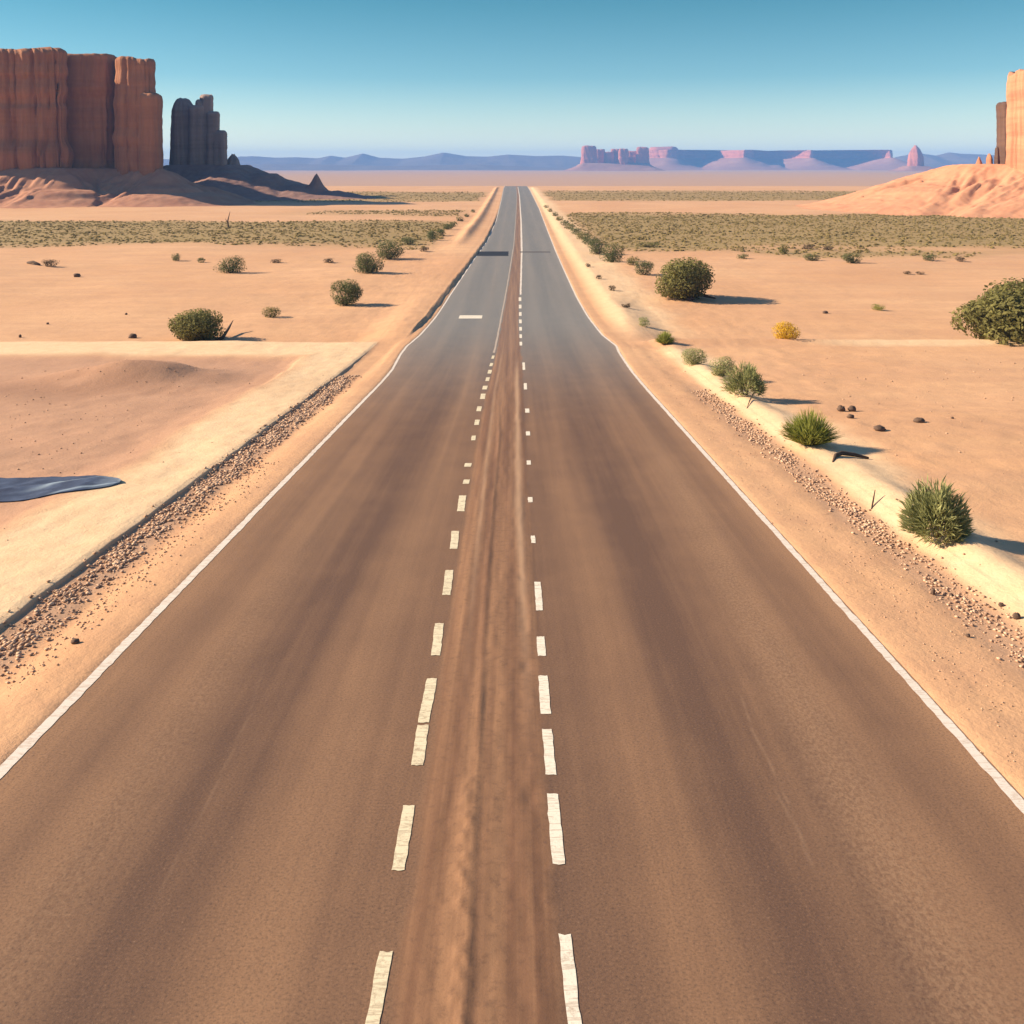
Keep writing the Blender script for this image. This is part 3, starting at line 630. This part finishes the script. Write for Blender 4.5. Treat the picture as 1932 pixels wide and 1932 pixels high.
# ------------------------------------------------------------------ plants
def quads(P, N, size, rnd, aspect=1.6):
    """leaf quads at P facing N"""
    n = len(P); N = N / np.maximum(np.linalg.norm(N, axis=1), 1e-6)[:, None]
    a = rnd.normal(size=(n, 3)); T = np.cross(N, a); T /= np.maximum(np.linalg.norm(T, axis=1), 1e-6)[:, None]; B = np.cross(N, T)
    s = (size * (.6 + .8 * rnd.rand(n)))[:, None]
    T = T * s * aspect * .5; B = B * s * .5
    V = np.stack([P - T, P - B * .9, P + T, P + B * .9], 1).reshape(-1, 3)
    return V, np.arange(4 * n).reshape(-1, 4)
def crown(seed, w, d, h, n, leaf, lumps=12, squat=.0):
    r = np.random.RandomState(seed); Ps, Ns, Ts = [], [], []
    cs, rads = [], []
    for k in range(lumps):
        a = r.rand() * 6.283; e = r.rand() ** .8; q = .30 * math.sqrt(1 - .45 * e * e) * (.55 + .6 * r.rand())
        cs.append((math.cos(a) * q * (1.0 - .25 * e), math.sin(a) * q, .20 + .52 * e * (1 - .3 * r.rand()) - squat * .1)); rads.append(.17 + .10 * r.rand())
    for k in range(6):
        a = 1.05 * k + .5 * r.rand(); cs.append((math.cos(a) * .17, math.sin(a) * .17, .16)); rads.append(.16)
    cs.append((0, 0, .40)); rads.append(.40)
    wts = np.array(rads) ** 2; wts /= wts.sum()
    idx = r.choice(len(cs), n, p=wts)
    dirs = r.normal(size=(n, 3)); dirs /= np.linalg.norm(dirs, axis=1)[:, None]
    rad = np.array(rads)[idx] * (.62 + .42 * r.rand(n) ** .6)
    P = np.array(cs)[idx] + dirs * rad[:, None]
    P[:, 2] = np.where(P[:, 2] < .03, .03 + .2 * r.rand(n), P[:, 2])
    lt = np.array([.35 + .3 * r.rand() for _ in cs])
    tint = np.clip(lt[idx] + .28 * (r.rand(n) - .5) + .15 * dirs[:, 2], 0, 1)
    P = P * np.array([w, d, h / .98]); N = dirs / np.array([w, d, h]) * w + .7 * r.normal(size=(n, 3)) + np.array([0, 0, .45])
    V, Fq = quads(P, N, leaf, r); return V, Fq, np.repeat(tint, 4)
def tuft(seed, w, d, h, n, bw, spread=1.0):
    r = np.random.RandomState(seed); V, Fq, T = [], [], []
    for i in range(n):
        a = r.rand() * 6.283; k = r.rand() ** .6; lean = k * 1.15 * spread
        b = np.array([math.cos(a) * .12 * w * k, math.sin(a) * .12 * d * k, 0.])
        L = (.7 + .35 * r.rand()) * (1 - .22 * k); dr = np.array([math.sin(lean) * math.cos(a), math.sin(lean) * math.sin(a), math.cos(lean)])
        side = np.array([-math.sin(a + r.normal() * .8), math.cos(a + r.normal() * .8), r.normal() * .3]); side /= np.linalg.norm(side)
        st = []
        for q, wq in ((0, .8), (.35, 1), (.7, .8), (1, .12)):
            p = b + (dr * np.array([w * .5, d * .5, h])) * L * q + np.array([math.cos(a) * w, math.sin(a) * d, -h * .5]) * .09 * q * q * k + r.normal(size=3) * .018 * w * q
            p[2] = max(p[2], .02)
            st += [p - side * bw * wq * .5, p + side * bw * wq * .5]
        o = len(V) ; V += st; Fq += [(o, o + 1, o + 3, o + 2), (o + 2, o + 3, o + 5, o + 4), (o + 4, o + 5, o + 7, o + 6)]
        t = np.clip(.15 + .75 * r.rand(), 0, 1); T += [t * .5, t * .5, t * .8, t * .8, t, t, min(1, t * 1.15), min(1, t * 1.15)]
    return np.array(V), np.array(Fq), np.array(T)
def spray(seed, w, d, h, n, bw):
    # short leafy shoots springing outward from a rounded mass
    r = np.random.RandomState(seed); V, Fq, T = [], [], []
    lob = [(r.rand() * 6.283, r.rand()) for _ in range(9)]
    for i in range(n):
        v = r.normal(size=3); v[2] = abs(v[2]) * .9 + .05 * r.rand(); v /= np.linalg.norm(v)
        a = math.atan2(v[1], v[0]); k = .5 + .5 * r.rand() ** .5
        bul = 1 + .16 * math.sin(a * 3 + lob[0][0]) + .1 * math.sin(a * 7 + v[2] * 5 + lob[1][0])
        c = v * np.array([w * .40, d * .40, h * .74]) * k * bul; c[2] += h * .06
        dr = v + np.array([0, 0, .55]) + r.normal(size=3) * .38; dr /= np.linalg.norm(dr)
        L = w * (.09 + .12 * r.rand()); side = np.cross(dr, r.normal(size=3)); side /= np.linalg.norm(side)
        o = len(V); b = bw * (.6 + .8 * r.rand())
        V += [c - side * b * .3, c + side * b * .3, c + dr * L * .5 - side * b * .5, c + dr * L * .5 + side * b * .5, c + dr * L * 1.05 + np.array([0, 0, -.02 * w])]
        t = np.clip(.1 + .6 * r.rand() + .35 * (bul - 1) * 2, 0, 1); T += [t * .6, t * .6, t, t, min(1, t * 1.2)]
        Fq += [(o, o + 1, o + 3, o + 2), (o + 2, o + 3, o + 4, o + 4)]
    Fq = [f if f[2] != f[3] else f[:3] for f in Fq]
    return np.array(V), Fq, np.array(T)
def tube(path, rad, ns=6):
    path = np.array(path, float); n = len(path); V = []; 
    for i in range(n):
        t = path[min(i + 1, n - 1)] - path[max(i - 1, 0)]; t /= max(np.linalg.norm(t), 1e-6)
        a = np.cross(t, [.3, .2, .93]); a /= max(np.linalg.norm(a), 1e-6); b = np.cross(t, a)
        for k in range(ns):
            q = 6.283 * k / ns; V.append(path[i] + (a * math.cos(q) + b * math.sin(q)) * rad[i])
    F = [(i * ns + k, i * ns + (k + 1) % ns, (i + 1) * ns + (k + 1) % ns, (i + 1) * ns + k) for i in range(n - 1) for k in range(ns)]
    F += [tuple(range(ns))[::-1], tuple((n - 1) * ns + k for k in range(ns))]
    return V, F
def stems(seed, w, d, h, n=9, r0=.05):
    r = np.random.RandomState(seed); V, F = [], []
    for i in range(n):
        a = 6.283 * (i + r.rand() * .6) / n; k = .25 + .4 * r.rand()
        pth = [(math.cos(a) * w * .03, math.sin(a) * d * .03, -.05), (math.cos(a) * w * k * .35, math.sin(a) * d * k * .35, h * .25), (math.cos(a + .2) * w * k * .7, math.sin(a + .2) * d * k * .7, h * (.5 + .2 * r.rand()))]
        v, f = tube(pth, [r0, r0 * .7, r0 * .25], 5); o = len(V); V += v; F += [tuple(q + o for q in ff) for ff in f]
    return V, F
SEED = [200]
def bush(px, py, wpx, hpx, kind, label, style='crown', name='bush', cat='bush', group=None, n=None, parts=True, yoff=.3, lumps=12, depth=.9):
    SEED[0] += 7; sd = SEED[0]
    x, Y = G(px, py); sc = Y / F; k_ = 1.14 if style == 'crown' else 1.0; w, h = wpx * sc * k_, hpx * sc * (1 + (k_ - 1) * .8); Y += w * yoff * .5; x = at(px, Y); d = w * depth
    z = gz1(x, Y) - .02
    if style == 'crown':
        nn = n or int(np.clip(wpx * hpx * 1.6, 300, 12000)); leaf = max(w * .022, math.sqrt(w * h * 5.0 / nn) * .62)
        V, Fq, T = crown(sd, w, d, h, nn, leaf, lumps)
    elif style == 'spray':
        nn = n or int(np.clip(wpx * 22, 200, 3000)); V, Fq, T = spray(sd, w, d, h, nn, w * (.017 if wpx > 60 else .035))
    else:
        nn = n or int(np.clip(wpx * 11, 120, 1200)); V, Fq, T = tuft(sd, w, d, h, nn, w * (.02 if wpx > 60 else .04))
    if wpx < 30 or not parts:
        o = mesh_obj(name, V, Fq, LEAF[kind], None, smooth=False, attrs={'tint': np.repeat(T[:, None], 3, 1)}); o.location = (x, Y, z)
        tag(o, label, cat, group); return o
    e = empty(name, (x, Y, z)); tag(e, label, cat, group)
    mesh_obj('foliage', V, Fq, LEAF[kind], e, smooth=False, attrs={'tint': np.repeat(T[:, None], 3, 1)})
    if style == 'crown':
        v, f = stems(sd, w, d, h, 9, w * .014); mesh_obj('stems', v, f, MAT_WOOD, e)
    else:
        v, f = stems(sd, w * .5, d * .5, h * .6, 7, w * .012); mesh_obj('stems', v, f, MAT_WOOD, e)
    return e
# left side
bush(370, 634, 106, 64, 'olive', 'large rounded olive bush beside the pale side track, left of the road', lumps=14)
bush(652, 577, 64, 54, 'green', 'compact ball shaped dark green bush nearest the left road edge', lumps=10)
bush(512, 597, 38, 22, 'olive', 'low yellowish bush between the large olive bush and the ball shaped one')
bush(697, 521, 60, 46, 'green', 'dark green bush, nearer one of the pair beside the left verge')
bush(734, 491, 56, 38, 'green', 'dark green bush, farther one of the pair beside the left verge')
bush(436, 516, 56, 34, 'green', 'broad dark bush in open sand, short of the left scrub belt')
GL = 'small dark bushes along the near edge of the left scrub belt'
bush(333, 495, 19, 17, 'green', 'small upright dark bush left of the broad dark bush', group=GL)
bush(379, 497, 17, 11, 'green', 'tiny dark bush between the upright one and the broad one', group=GL)
bush(522, 499, 21, 9, 'brown', 'tiny flat brown bush right of the broad dark bush', group=GL)
bush(620, 499, 24, 11, 'brown', 'tiny brown bush left of the green pair at the verge', group=GL)
bush(95, 507, 32, 16, 'brown', 'low dark dead looking bush alone on the far left sand', parts=False)
GLV = 'dark bushes lining the left verge into the distance'
bush(772, 464, 36, 16, 'green', 'wide flat dark bush just beyond the green pair on the left verge', group=GLV)
bush(800, 478, 22, 10, 'brown', 'tiny brown bush closest to the left road bank', group=GLV)
bush(815, 456, 26, 24, 'green', 'taller dark bush in the left verge row, beyond the wide flat one', group=GLV)
for i, (a, b, c_, d_) in enumerate([(832, 446, 20, 16), (846, 437, 20, 14), (856, 428, 16, 11), (868, 419, 14, 10), (880, 410, 12, 8), (893, 401, 10, 7)]):
    bush(a, b, c_, d_, 'green', 'one of the small dark bushes receding along the left verge towards the crest', group=GLV)
# right side
bush(1290, 570, 112, 82, 'olive', 'large domed olive bush close to the right verge with litter at its foot', lumps=16)
bush(1918, 646, 205, 116, 'olive', 'largest olive bush, cut by the right edge of the picture', lumps=22, n=16000)
bush(1215, 524, 44, 30, 'green', 'dark bush just left of the large domed bush')
GRV = 'dark bushes lining the right verge into the distance'
bush(1155, 501, 48, 42, 'green', 'tall dark bush nearest the road end of the right verge row', group=GRV)
bush(1128, 484, 44, 34, 'green', 'dark bush behind the tall one in the right verge row', group=GRV)
for i, (a, b, c_, d_) in enumerate([(1195, 508, 26, 20), (1112, 467, 34, 22), (1098, 456, 30, 18), (1086, 446, 26, 16), (1075, 437, 22, 14), (1066, 429, 20, 12), (1056, 420, 16, 10), (1047, 411, 14, 9), (1038, 402, 12, 8), (1030, 394, 10, 7)]):
    bush(a, b, c_, d_, 'green' if i % 2 else 'olive', 'one of the small dark bushes receding along the right verge towards the crest' if i else 'small dark bush between the tall verge bush and the one beside the domed bush', group=GRV, parts=False)
bush(1224, 470, 52, 12, 'olive', 'long flat olive bush at the near edge of the right scrub belt')
bush(1255, 653, 42, 28, 'bright', 'small bright green shrub at the corner of the right verge', 'tuft', 'shrub', 'shrub')
bush(1310, 694, 54, 36, 'sage', 'dark sage shrub, first of the berm row beyond the bright corner shrub', 'crown', 'shrub', 'shrub', lumps=7)
bush(1361, 719, 54, 42, 'sage', 'pale sage shrub, second of the berm row', 'crown', 'shrub', 'shrub', lumps=7)
bush(1407, 756, 84, 64, 'sage', 'grey green sage shrub with a dead twig at its foot, third of the berm row', 'spray', 'shrub', 'shrub')
bush(1527, 849, 112, 72, 'bright', 'bright green spiky grass tuft on the right berm', 'tuft', 'grass_tuft', 'grass tuft')
bush(1768, 1033, 132, 108, 'sage', 'nearest and largest grey green sage shrub on the right berm', 'spray', 'shrub', 'shrub', n=3600)
bush(1483, 646, 60, 40, 'yellow', 'bright yellow flowering shrub on open sand on the right', 'crown', 'shrub', 'shrub', lumps=6)
bush(1657, 587, 28, 14, 'bright', 'small lone green shrub in the right sand flat', 'crown', 'shrub', 'shrub')
GR = 'small dark bushes along the near edge of the right scrub belt'
bush(1609, 507, 40, 24, 'green', 'boxy dark green bush in front of the right scrub belt', group=GR, lumps=6)
bush(1532, 498, 34, 15, 'green', 'low oval dark bush left of the boxy dark green one', group=GR, lumps=6)
bush(1402, 494, 22, 12, 'green', 'small dark bush farthest left before the right scrub belt', group=GR)
bush(1753, 496, 28, 15, 'green', 'small dark bush right of the boxy dark green one', group=GR)
bush(1812, 497, 20, 11, 'brown', 'small brown bush rightmost before the right scrub belt', group=GR)
bush(1478, 483, 18, 20, 'olive', 'upright olive bush at the belt edge, left of the low oval bush', group=GR)
bush(1525, 474, 24, 11, 'brown', 'brown bush inside the belt edge above the low oval bush', group=GR)
bush(1562, 477, 20, 10, 'brown', 'brown bush inside the belt edge above the boxy bush', group=GR)
bush(1712, 522, 18, 7, 'brown', 'left half of a low pair of brown bushes on the right sand', group='low pair of brown bushes on the right sand')
bush(1736, 522, 16, 7, 'brown', 'right half of a low pair of brown bushes on the right sand', group='low pair of brown bushes on the right sand')
bush(1214, 617, 24, 18, 'sage', 'faint sage shrub on the right road bank, nearest the bright corner shrub', name='shrub', cat='shrub', group='faint shrubs on the right road bank')
for a, b, c_, d_, l in [(1183, 588, 20, 11, 'second faint brown shrub up the right road bank'), (1155, 556, 15, 12, 'third faint brown shrub up the right road bank'), (1131, 533, 14, 9, 'fourth faint brown shrub up the right road bank'), (1110, 510, 12, 8, 'fifth and farthest faint brown shrub up the right road bank')]:
    bush(a, b, c_, d_, 'brown', l, name='shrub', cat='shrub', group='faint shrubs on the right road bank')

# dead stick in the left scrub
x, Y = G(431, 432); v, f = tube([(0, 0, 0), (-.1, 0, 1.2), (.25, 0, 2.6)], [.13, .1, .03], 6); v2, f2 = tube([(-.05, 0, .7), (-.5, .1, 1.5)], [.08, .03], 6)
o = mesh_obj('dead_plant', v + v2, f + [tuple(q + len(v) for q in ff) for ff in f2], MAT_WOOD); o.location = (x, Y, gz1(x, Y) - .05)
tag(o, 'thin bare dead stem standing up out of the left scrub belt', 'dead plant')
# bare sticks
def stick(name, pts, rads, label, cat):
    p3 = []
    for px, py, hz in pts:
        x, Y = G(px, py); p3.append((x, Y, gz1(x, Y) + hz))
    b = Vector(p3[0]); v, f = tube([tuple(np.array(p) - np.array(p3[0])) for p in p3], rads, 7); o = mesh_obj(name, v, f, MAT_WOOD); o.location = b
    return tag(o, label, cat)
stick('fallen_branch', [(1571, 878, .0), (1577, 870, .05), (1588, 864, .07), (1612, 862, .06), (1639, 863, .03)], [.02, .05, .055, .05, .03], 'dark hooked fallen branch lying on the sand below the grass tuft', 'branch')
stick('dead_twig', [(1409, 776, 0), (1414, 768, .05), (1420, 760, .12), (1425, 752, .2)], [.008, .018, .02, .014], 'thin reddish dead twig at the foot of the third berm shrub', 'twig')
stick('dead_twig', [(405, 633, 0), (420, 631, .1), (432, 622, .35), (440, 617, .62)], [.10, .10, .07, .015], 'dark dead limb sticking up right of the large olive bush', 'branch')
stick('dead_twig', [(52, 500, .1), (62, 503, .3), (75, 505, .1)], [.1, .14, .1], 'curled dead limb beside the dead looking bush far left', 'branch')
stick('dead_twig', [(1644, 962, 0), (1647, 955, .05), (1651, 947, .16)], [.012, .018, .008], 'short upright twig on the right berm between tuft and sage shrub', 'twig')
stick('dead_limb', [(1300, 571, .1), (1320, 566, .25), (1350, 570, .15)], [.14, .16, .05], 'dark dead limb lying under the large domed bush', 'branch')

# ------------------------------------------------------------------ stones
def stone(px, py, wpx, hpx, label, mat=MAT_STONE, group='dark stones lying on the sand'):
    SEED[0] += 3; r = np.random.RandomState(SEED[0]); x, Y = G(px, py); sc = Y / F; w, h = wpx * sc, hpx * sc
    nu, nv = 12, 8; V = []
    for j in range(nv + 1):
        for i in range(nu):
            a = 6.283 * i / nu; e = math.pi * j / nv - math.pi / 2
            q = .8 + .4 * r.rand() if 0 < j < nv else .9
            V.append((math.cos(e) * math.cos(a) * w * .5 * q, math.cos(e) * math.sin(a) * w * .42 * q, math.sin(e) * h * .6 * q + h * .35))
    Fq = np.array([(j * nu + i, j * nu + (i + 1) % nu, (j + 1) * nu + (i + 1) % nu, (j + 1) * nu + i) for j in range(nv) for i in range(nu)])
    o = mesh_obj('stone', V, Fq, mat, None, smooth=False); o.location = (x, Y, gz1(x, Y)); return tag(o, label, 'stone', group)
GS = 'dark stones lying on the sand'
for a, b, c_, d_, l in [
    (1587, 776, 15, 11, 'round dark stone, left of the upper pair on the right sand'), (1607, 776, 15, 11, 'round dark stone, right of the upper pair on the right sand'),
    (1605, 794, 14, 8, 'flat greenish dark stone just below the upper pair'), (1659, 816, 22, 10, 'grey angular stone between the upper pair and the lone dark stone'),
    (1734, 801, 22, 9, 'lone dark stone with a twig, farthest right on the sand'), (1797, 794, 6, 4, 'speck of a stone right of the lone dark stone'),
    (1557, 592, 10, 5, 'tiny dark stone on the sand beyond the yellow shrub'),
    (145, 525, 13, 7, 'small dark stone on the far left sand near the dead looking bush'), (250, 629, 15, 9, 'dark stone left of the large olive bush'),
    (238, 590, 5, 4, 'speck of a stone above the dark stone left of the olive bush'), (90, 606, 5, 4, 'speck of a stone on the far left sand'), (38, 628, 5, 6, 'speck of a stone at the far left by the side track'),
    (142, 1214, 15, 9, 'single dark stone on the left shoulder between gravel and white line'), (1761, 1118, 7, 13, 'upright dark pebble at the inner edge of the right gravel'),
    (1889, 1145, 11, 7, 'small reddish stone on the outer edge of the right gravel'), (1918, 1168, 14, 12, 'black stone on the right gravel at the picture edge'),
    (1826, 1198, 9, 6, 'small reddish stone on the right shoulder, toward the camera'), (1795, 1120, 9, 6, 'small brown stone in the middle of the right gravel')]:
    stone(a, b, c_, d_, l)

# gravel strips: countless small stones
r = np.random.RandomState(3)
ico = np.array([(0, 0, 1), (.9, 0, .3), (.28, .85, .3), (-.72, .53, .3), (-.72, -.53, .3), (.28, -.85, .3), (0, 0, -.6)])
icf = np.array([(0, 1, 2), (0, 2, 3), (0, 3, 4), (0, 4, 5), (0, 5, 1), (6, 2, 1), (6, 3, 2), (6, 4, 3), (6, 5, 4), (6, 1, 5)])
def gravel(name, n, ulo, uhi, ylo, yhi, smin, smax, seed, ypow=.6):
    r = np.random.RandomState(seed)
    Y = ylo * (yhi / ylo) ** (r.rand(n) ** ypow); U = ulo + (uhi - ulo) * np.clip(.5 + .27 * r.normal(size=n), -.25, 1.35)
    clus = fbm(U * 3, Y * 1.2, seed + 40, 3); k = r.rand(n) < np.clip((clus - .25) * 2.2, .1, 1); Y, U = Y[k], U[k]; n = len(Y)
    X = U + xr(Y); Z = gz(X, Y); s = smin + (smax - smin) * r.rand(n) ** 2.2; s *= np.clip(.75 + Y / 45, .8, 1.5)
    rot = r.rand(n) * 6.283; c, q = np.cos(rot), np.sin(rot)
    b = ico[None] * (1 + .45 * (r.rand(n, 7, 3) - .5)); b = b * np.array([1.15, .85, .7])
    V = np.stack([b[..., 0] * c[:, None] - b[..., 1] * q[:, None], b[..., 0] * q[:, None] + b[..., 1] * c[:, None], b[..., 2]], -1) * s[:, None, None] + np.stack([X, Y, Z + s * .2], -1)[:, None]
    Fq = (icf[None] + (np.arange(n) * 7)[:, None, None]).reshape(-1, 3)
    t = np.repeat(r.rand(n) ** 1.2, 7)
    o = mesh_obj(name, V.reshape(-1, 3), Fq, MAT_GRAVEL, None, smooth=False, attrs={'tint': np.repeat(t[:, None], 3, 1)})
    return tag(o, kind='stuff')
o = gravel('gravel', 16000, -7.14, -6.45, 8.5, 40, .010, .05, 5); tag(o, 'brown gravel strip under the ledge of the raised track, left of the road', 'gravel', kind='stuff')
o = gravel('gravel', 1500, -6.5, -5.75, 8.5, 24, .008, .03, 8); tag(o, 'thin scatter of pebbles on the left sand shoulder', 'gravel', kind='stuff')
o = gravel('gravel', 7000, 6.35, 6.98, 8.5, 36, .010, .04, 6); tag(o, 'brown gravel strip along the foot of the right berm', 'gravel', kind='stuff')
o = gravel('gravel', 1800, 4.95, 6.4, 8, 40, .005, .018, 12, 1.0); tag(o, 'fine grit on the right sand shoulder', 'gravel', kind='stuff')
o = gravel('gravel', 900, 8.4, 22, 14, 48, .008, .035, 13, 1.0); tag(o, 'sparse grit strewn over the sand flat on the right', 'gravel', kind='stuff')
o = gravel('gravel', 1500, -22, -10, 14, 42, .008, .03, 9, 1.0); tag(o, 'sparse grit strewn over the basin left of the track', 'gravel', kind='stuff')

# scrub belts: a mass nobody could count
def scrub(name, n, x0, x1, y0, y1, s0, s1, seed, label, thr=.35):
    r = np.random.RandomState(seed); X = x0 + (x1 - x0) * r.rand(n); Y = y0 + (y1 - y0) * r.rand(n)
    k = (np.abs(X) < Y * .62 + 8) & (scrub_mask(X, Y) * (.55 + .9 * fbm(X * .12, Y * .12, seed + 9, 3)) > thr); X, Y = X[k], Y[k]; n = len(X)
    Z = gz(X, Y); s = s0 + (s1 - s0) * r.rand(n) ** 3 * (.6 + .8 * fbm(X * .15, Y * .15, seed + 3, 2)); q = 12
    dirs = r.normal(size=(n, q, 3)); dirs[..., 2] = np.abs(dirs[..., 2]) * .8 + .05; dirs /= np.linalg.norm(dirs, axis=2)[..., None]
    P = (np.stack([X, Y, Z], -1)[:, None] + dirs * s[:, None, None] * np.array([.75, .75, .5]) * (.5 + .5 * r.rand(n, q, 1))).reshape(-1, 3)
    V, Fq = quads(P, dirs.reshape(-1, 3) + .5 * r.normal(size=(n * q, 3)) + np.array([-.5, -.2, .9]), np.repeat(s, q) * .6, r)
    t = np.repeat(np.clip(np.repeat(.2 + .6 * r.rand(n), q) + .35 * (r.rand(n * q) - .5), 0, 1), 4)
    o = mesh_obj(name, V, Fq, LEAF['scrub'], None, smooth=False, attrs={'tint': np.repeat(t[:, None], 3, 1)}); return tag(o, label, 'scrub', kind='stuff')
scrub('scrub', 17000, -125, -8, 108, 226, .15, .42, 61, 'belt of dry olive scrub across the plain left of the road')
scrub('scrub', 18000, 8, 130, 100, 215, .15, .42, 62, 'belt of dry olive scrub across the plain right of the road')
scrub('scrub', 9000, -110, 215, 262, 395, .2, .5, 63, 'far grey brown scrub flat short of the crest')

# ------------------------------------------------------------------ blue sheet on the sand
x0, Yt = G(-260, 916); x1, _ = G(231, 914)
nu_, nv_ = 110, 36; V = []; rs = np.random.RandomState(2)
sa, sb = np.meshgrid(np.linspace(0, 1, nu_), np.linspace(-1, 1, nv_), indexing='ij')
half = .98 * 1.08 * np.clip((1 - sa) / .3, 0, 1) ** .55 * (1 + .12 * (fbm(sa * 26, sb * 0 + (sb > 0), 83, 3) - .5))
Xs = x0 + (x1 - x0) * sa; Ys_ = Yt + .05 + half * sb - .05 * sa
Zs = gz(Xs, Ys_) + .025 + .03 * fbm(Xs * 1.1 + Ys_ * 1.6, Ys_ * 2.6 - Xs * .5, 81, 3) * (1 - np.abs(sb) ** 3) + .03 * np.exp(-((sb - .25 - (sa - .75) * 2.2) / .16) ** 2) * (sa > .3) + .025 * np.exp(-((sb + .1 - (sa - .6) * 1.2) / .12) ** 2)
m = M('blue_tarpaulin'); n = m.noise(m.coord('Pos'), 2.2, 6, .6); m.col(m.mix(m.ramp(n, [(.4, 0), (.7, 1)]), (.03, .042, .085), (.065, .09, .16)))
m.col(m.mix(m.math('MULTIPLY', m.attr('tint').outputs['Fac'], .85), m.b.inputs['Base Color'].links[0].from_socket, (.34, .42, .50))); m.b.inputs['Roughness'].default_value = .75; m.b.inputs['Specular IOR Level'].default_value = .25; m.bump(n, .3, .08)  # tint paints the highlights of tip and folds as pale streaks
o = mesh_obj('tarpaulin', np.stack([Xs, Ys_, Zs], -1).reshape(-1, 3), grid_faces(nu_, nv_), m.m, attrs={'tint': np.clip(.9 * np.exp(-((sb - .3 - (sa - .78) * 4) / .10) ** 2) * sst(.6, .75, sa) + .8 * np.exp(-((sb + .62 - (sa - .9) * 2.5) / .10) ** 2) * sst(.76, .84, sa) + .35 * sst(.86, 1, sa), 0, 1).reshape(-1, 1).repeat(3, 1)})
sol = o.modifiers.new('thickness', 'SOLIDIFY'); sol.thickness = .012; sol.offset = 1
tag(o, 'crumpled dark blue sheet with a pointed end lying on the sand at the left', 'tarpaulin')

# ------------------------------------------------------------------ haze: the desert air
m = bpy.data.materials.new('desert_air'); m.use_nodes = True; t = m.node_tree; t.nodes.clear()
pv = t.nodes.new('ShaderNodeVolumePrincipled'); pv.inputs['Color'].default_value = (.17, .42, .95, 1); pv.inputs['Density'].default_value = 2.1e-4; pv.inputs['Anisotropy'].default_value = 0
mo = t.nodes.new('ShaderNodeOutputMaterial'); t.links.new(pv.outputs[0], mo.inputs['Volume'])
lo = np.array([-5000., -60., -14.]); hi = np.array([5000., 6500., 105.])
V = [(x, y, z) for x in (lo[0], hi[0]) for y in (lo[1], hi[1]) for z in (lo[2], hi[2])]
o = mesh_obj('haze', V, [(0, 1, 3, 2), (4, 6, 7, 5), (0, 4, 5, 1), (2, 3, 7, 6), (0, 2, 6, 4), (1, 5, 7, 3)], m, None, smooth=False)
tag(o, kind='stuff')
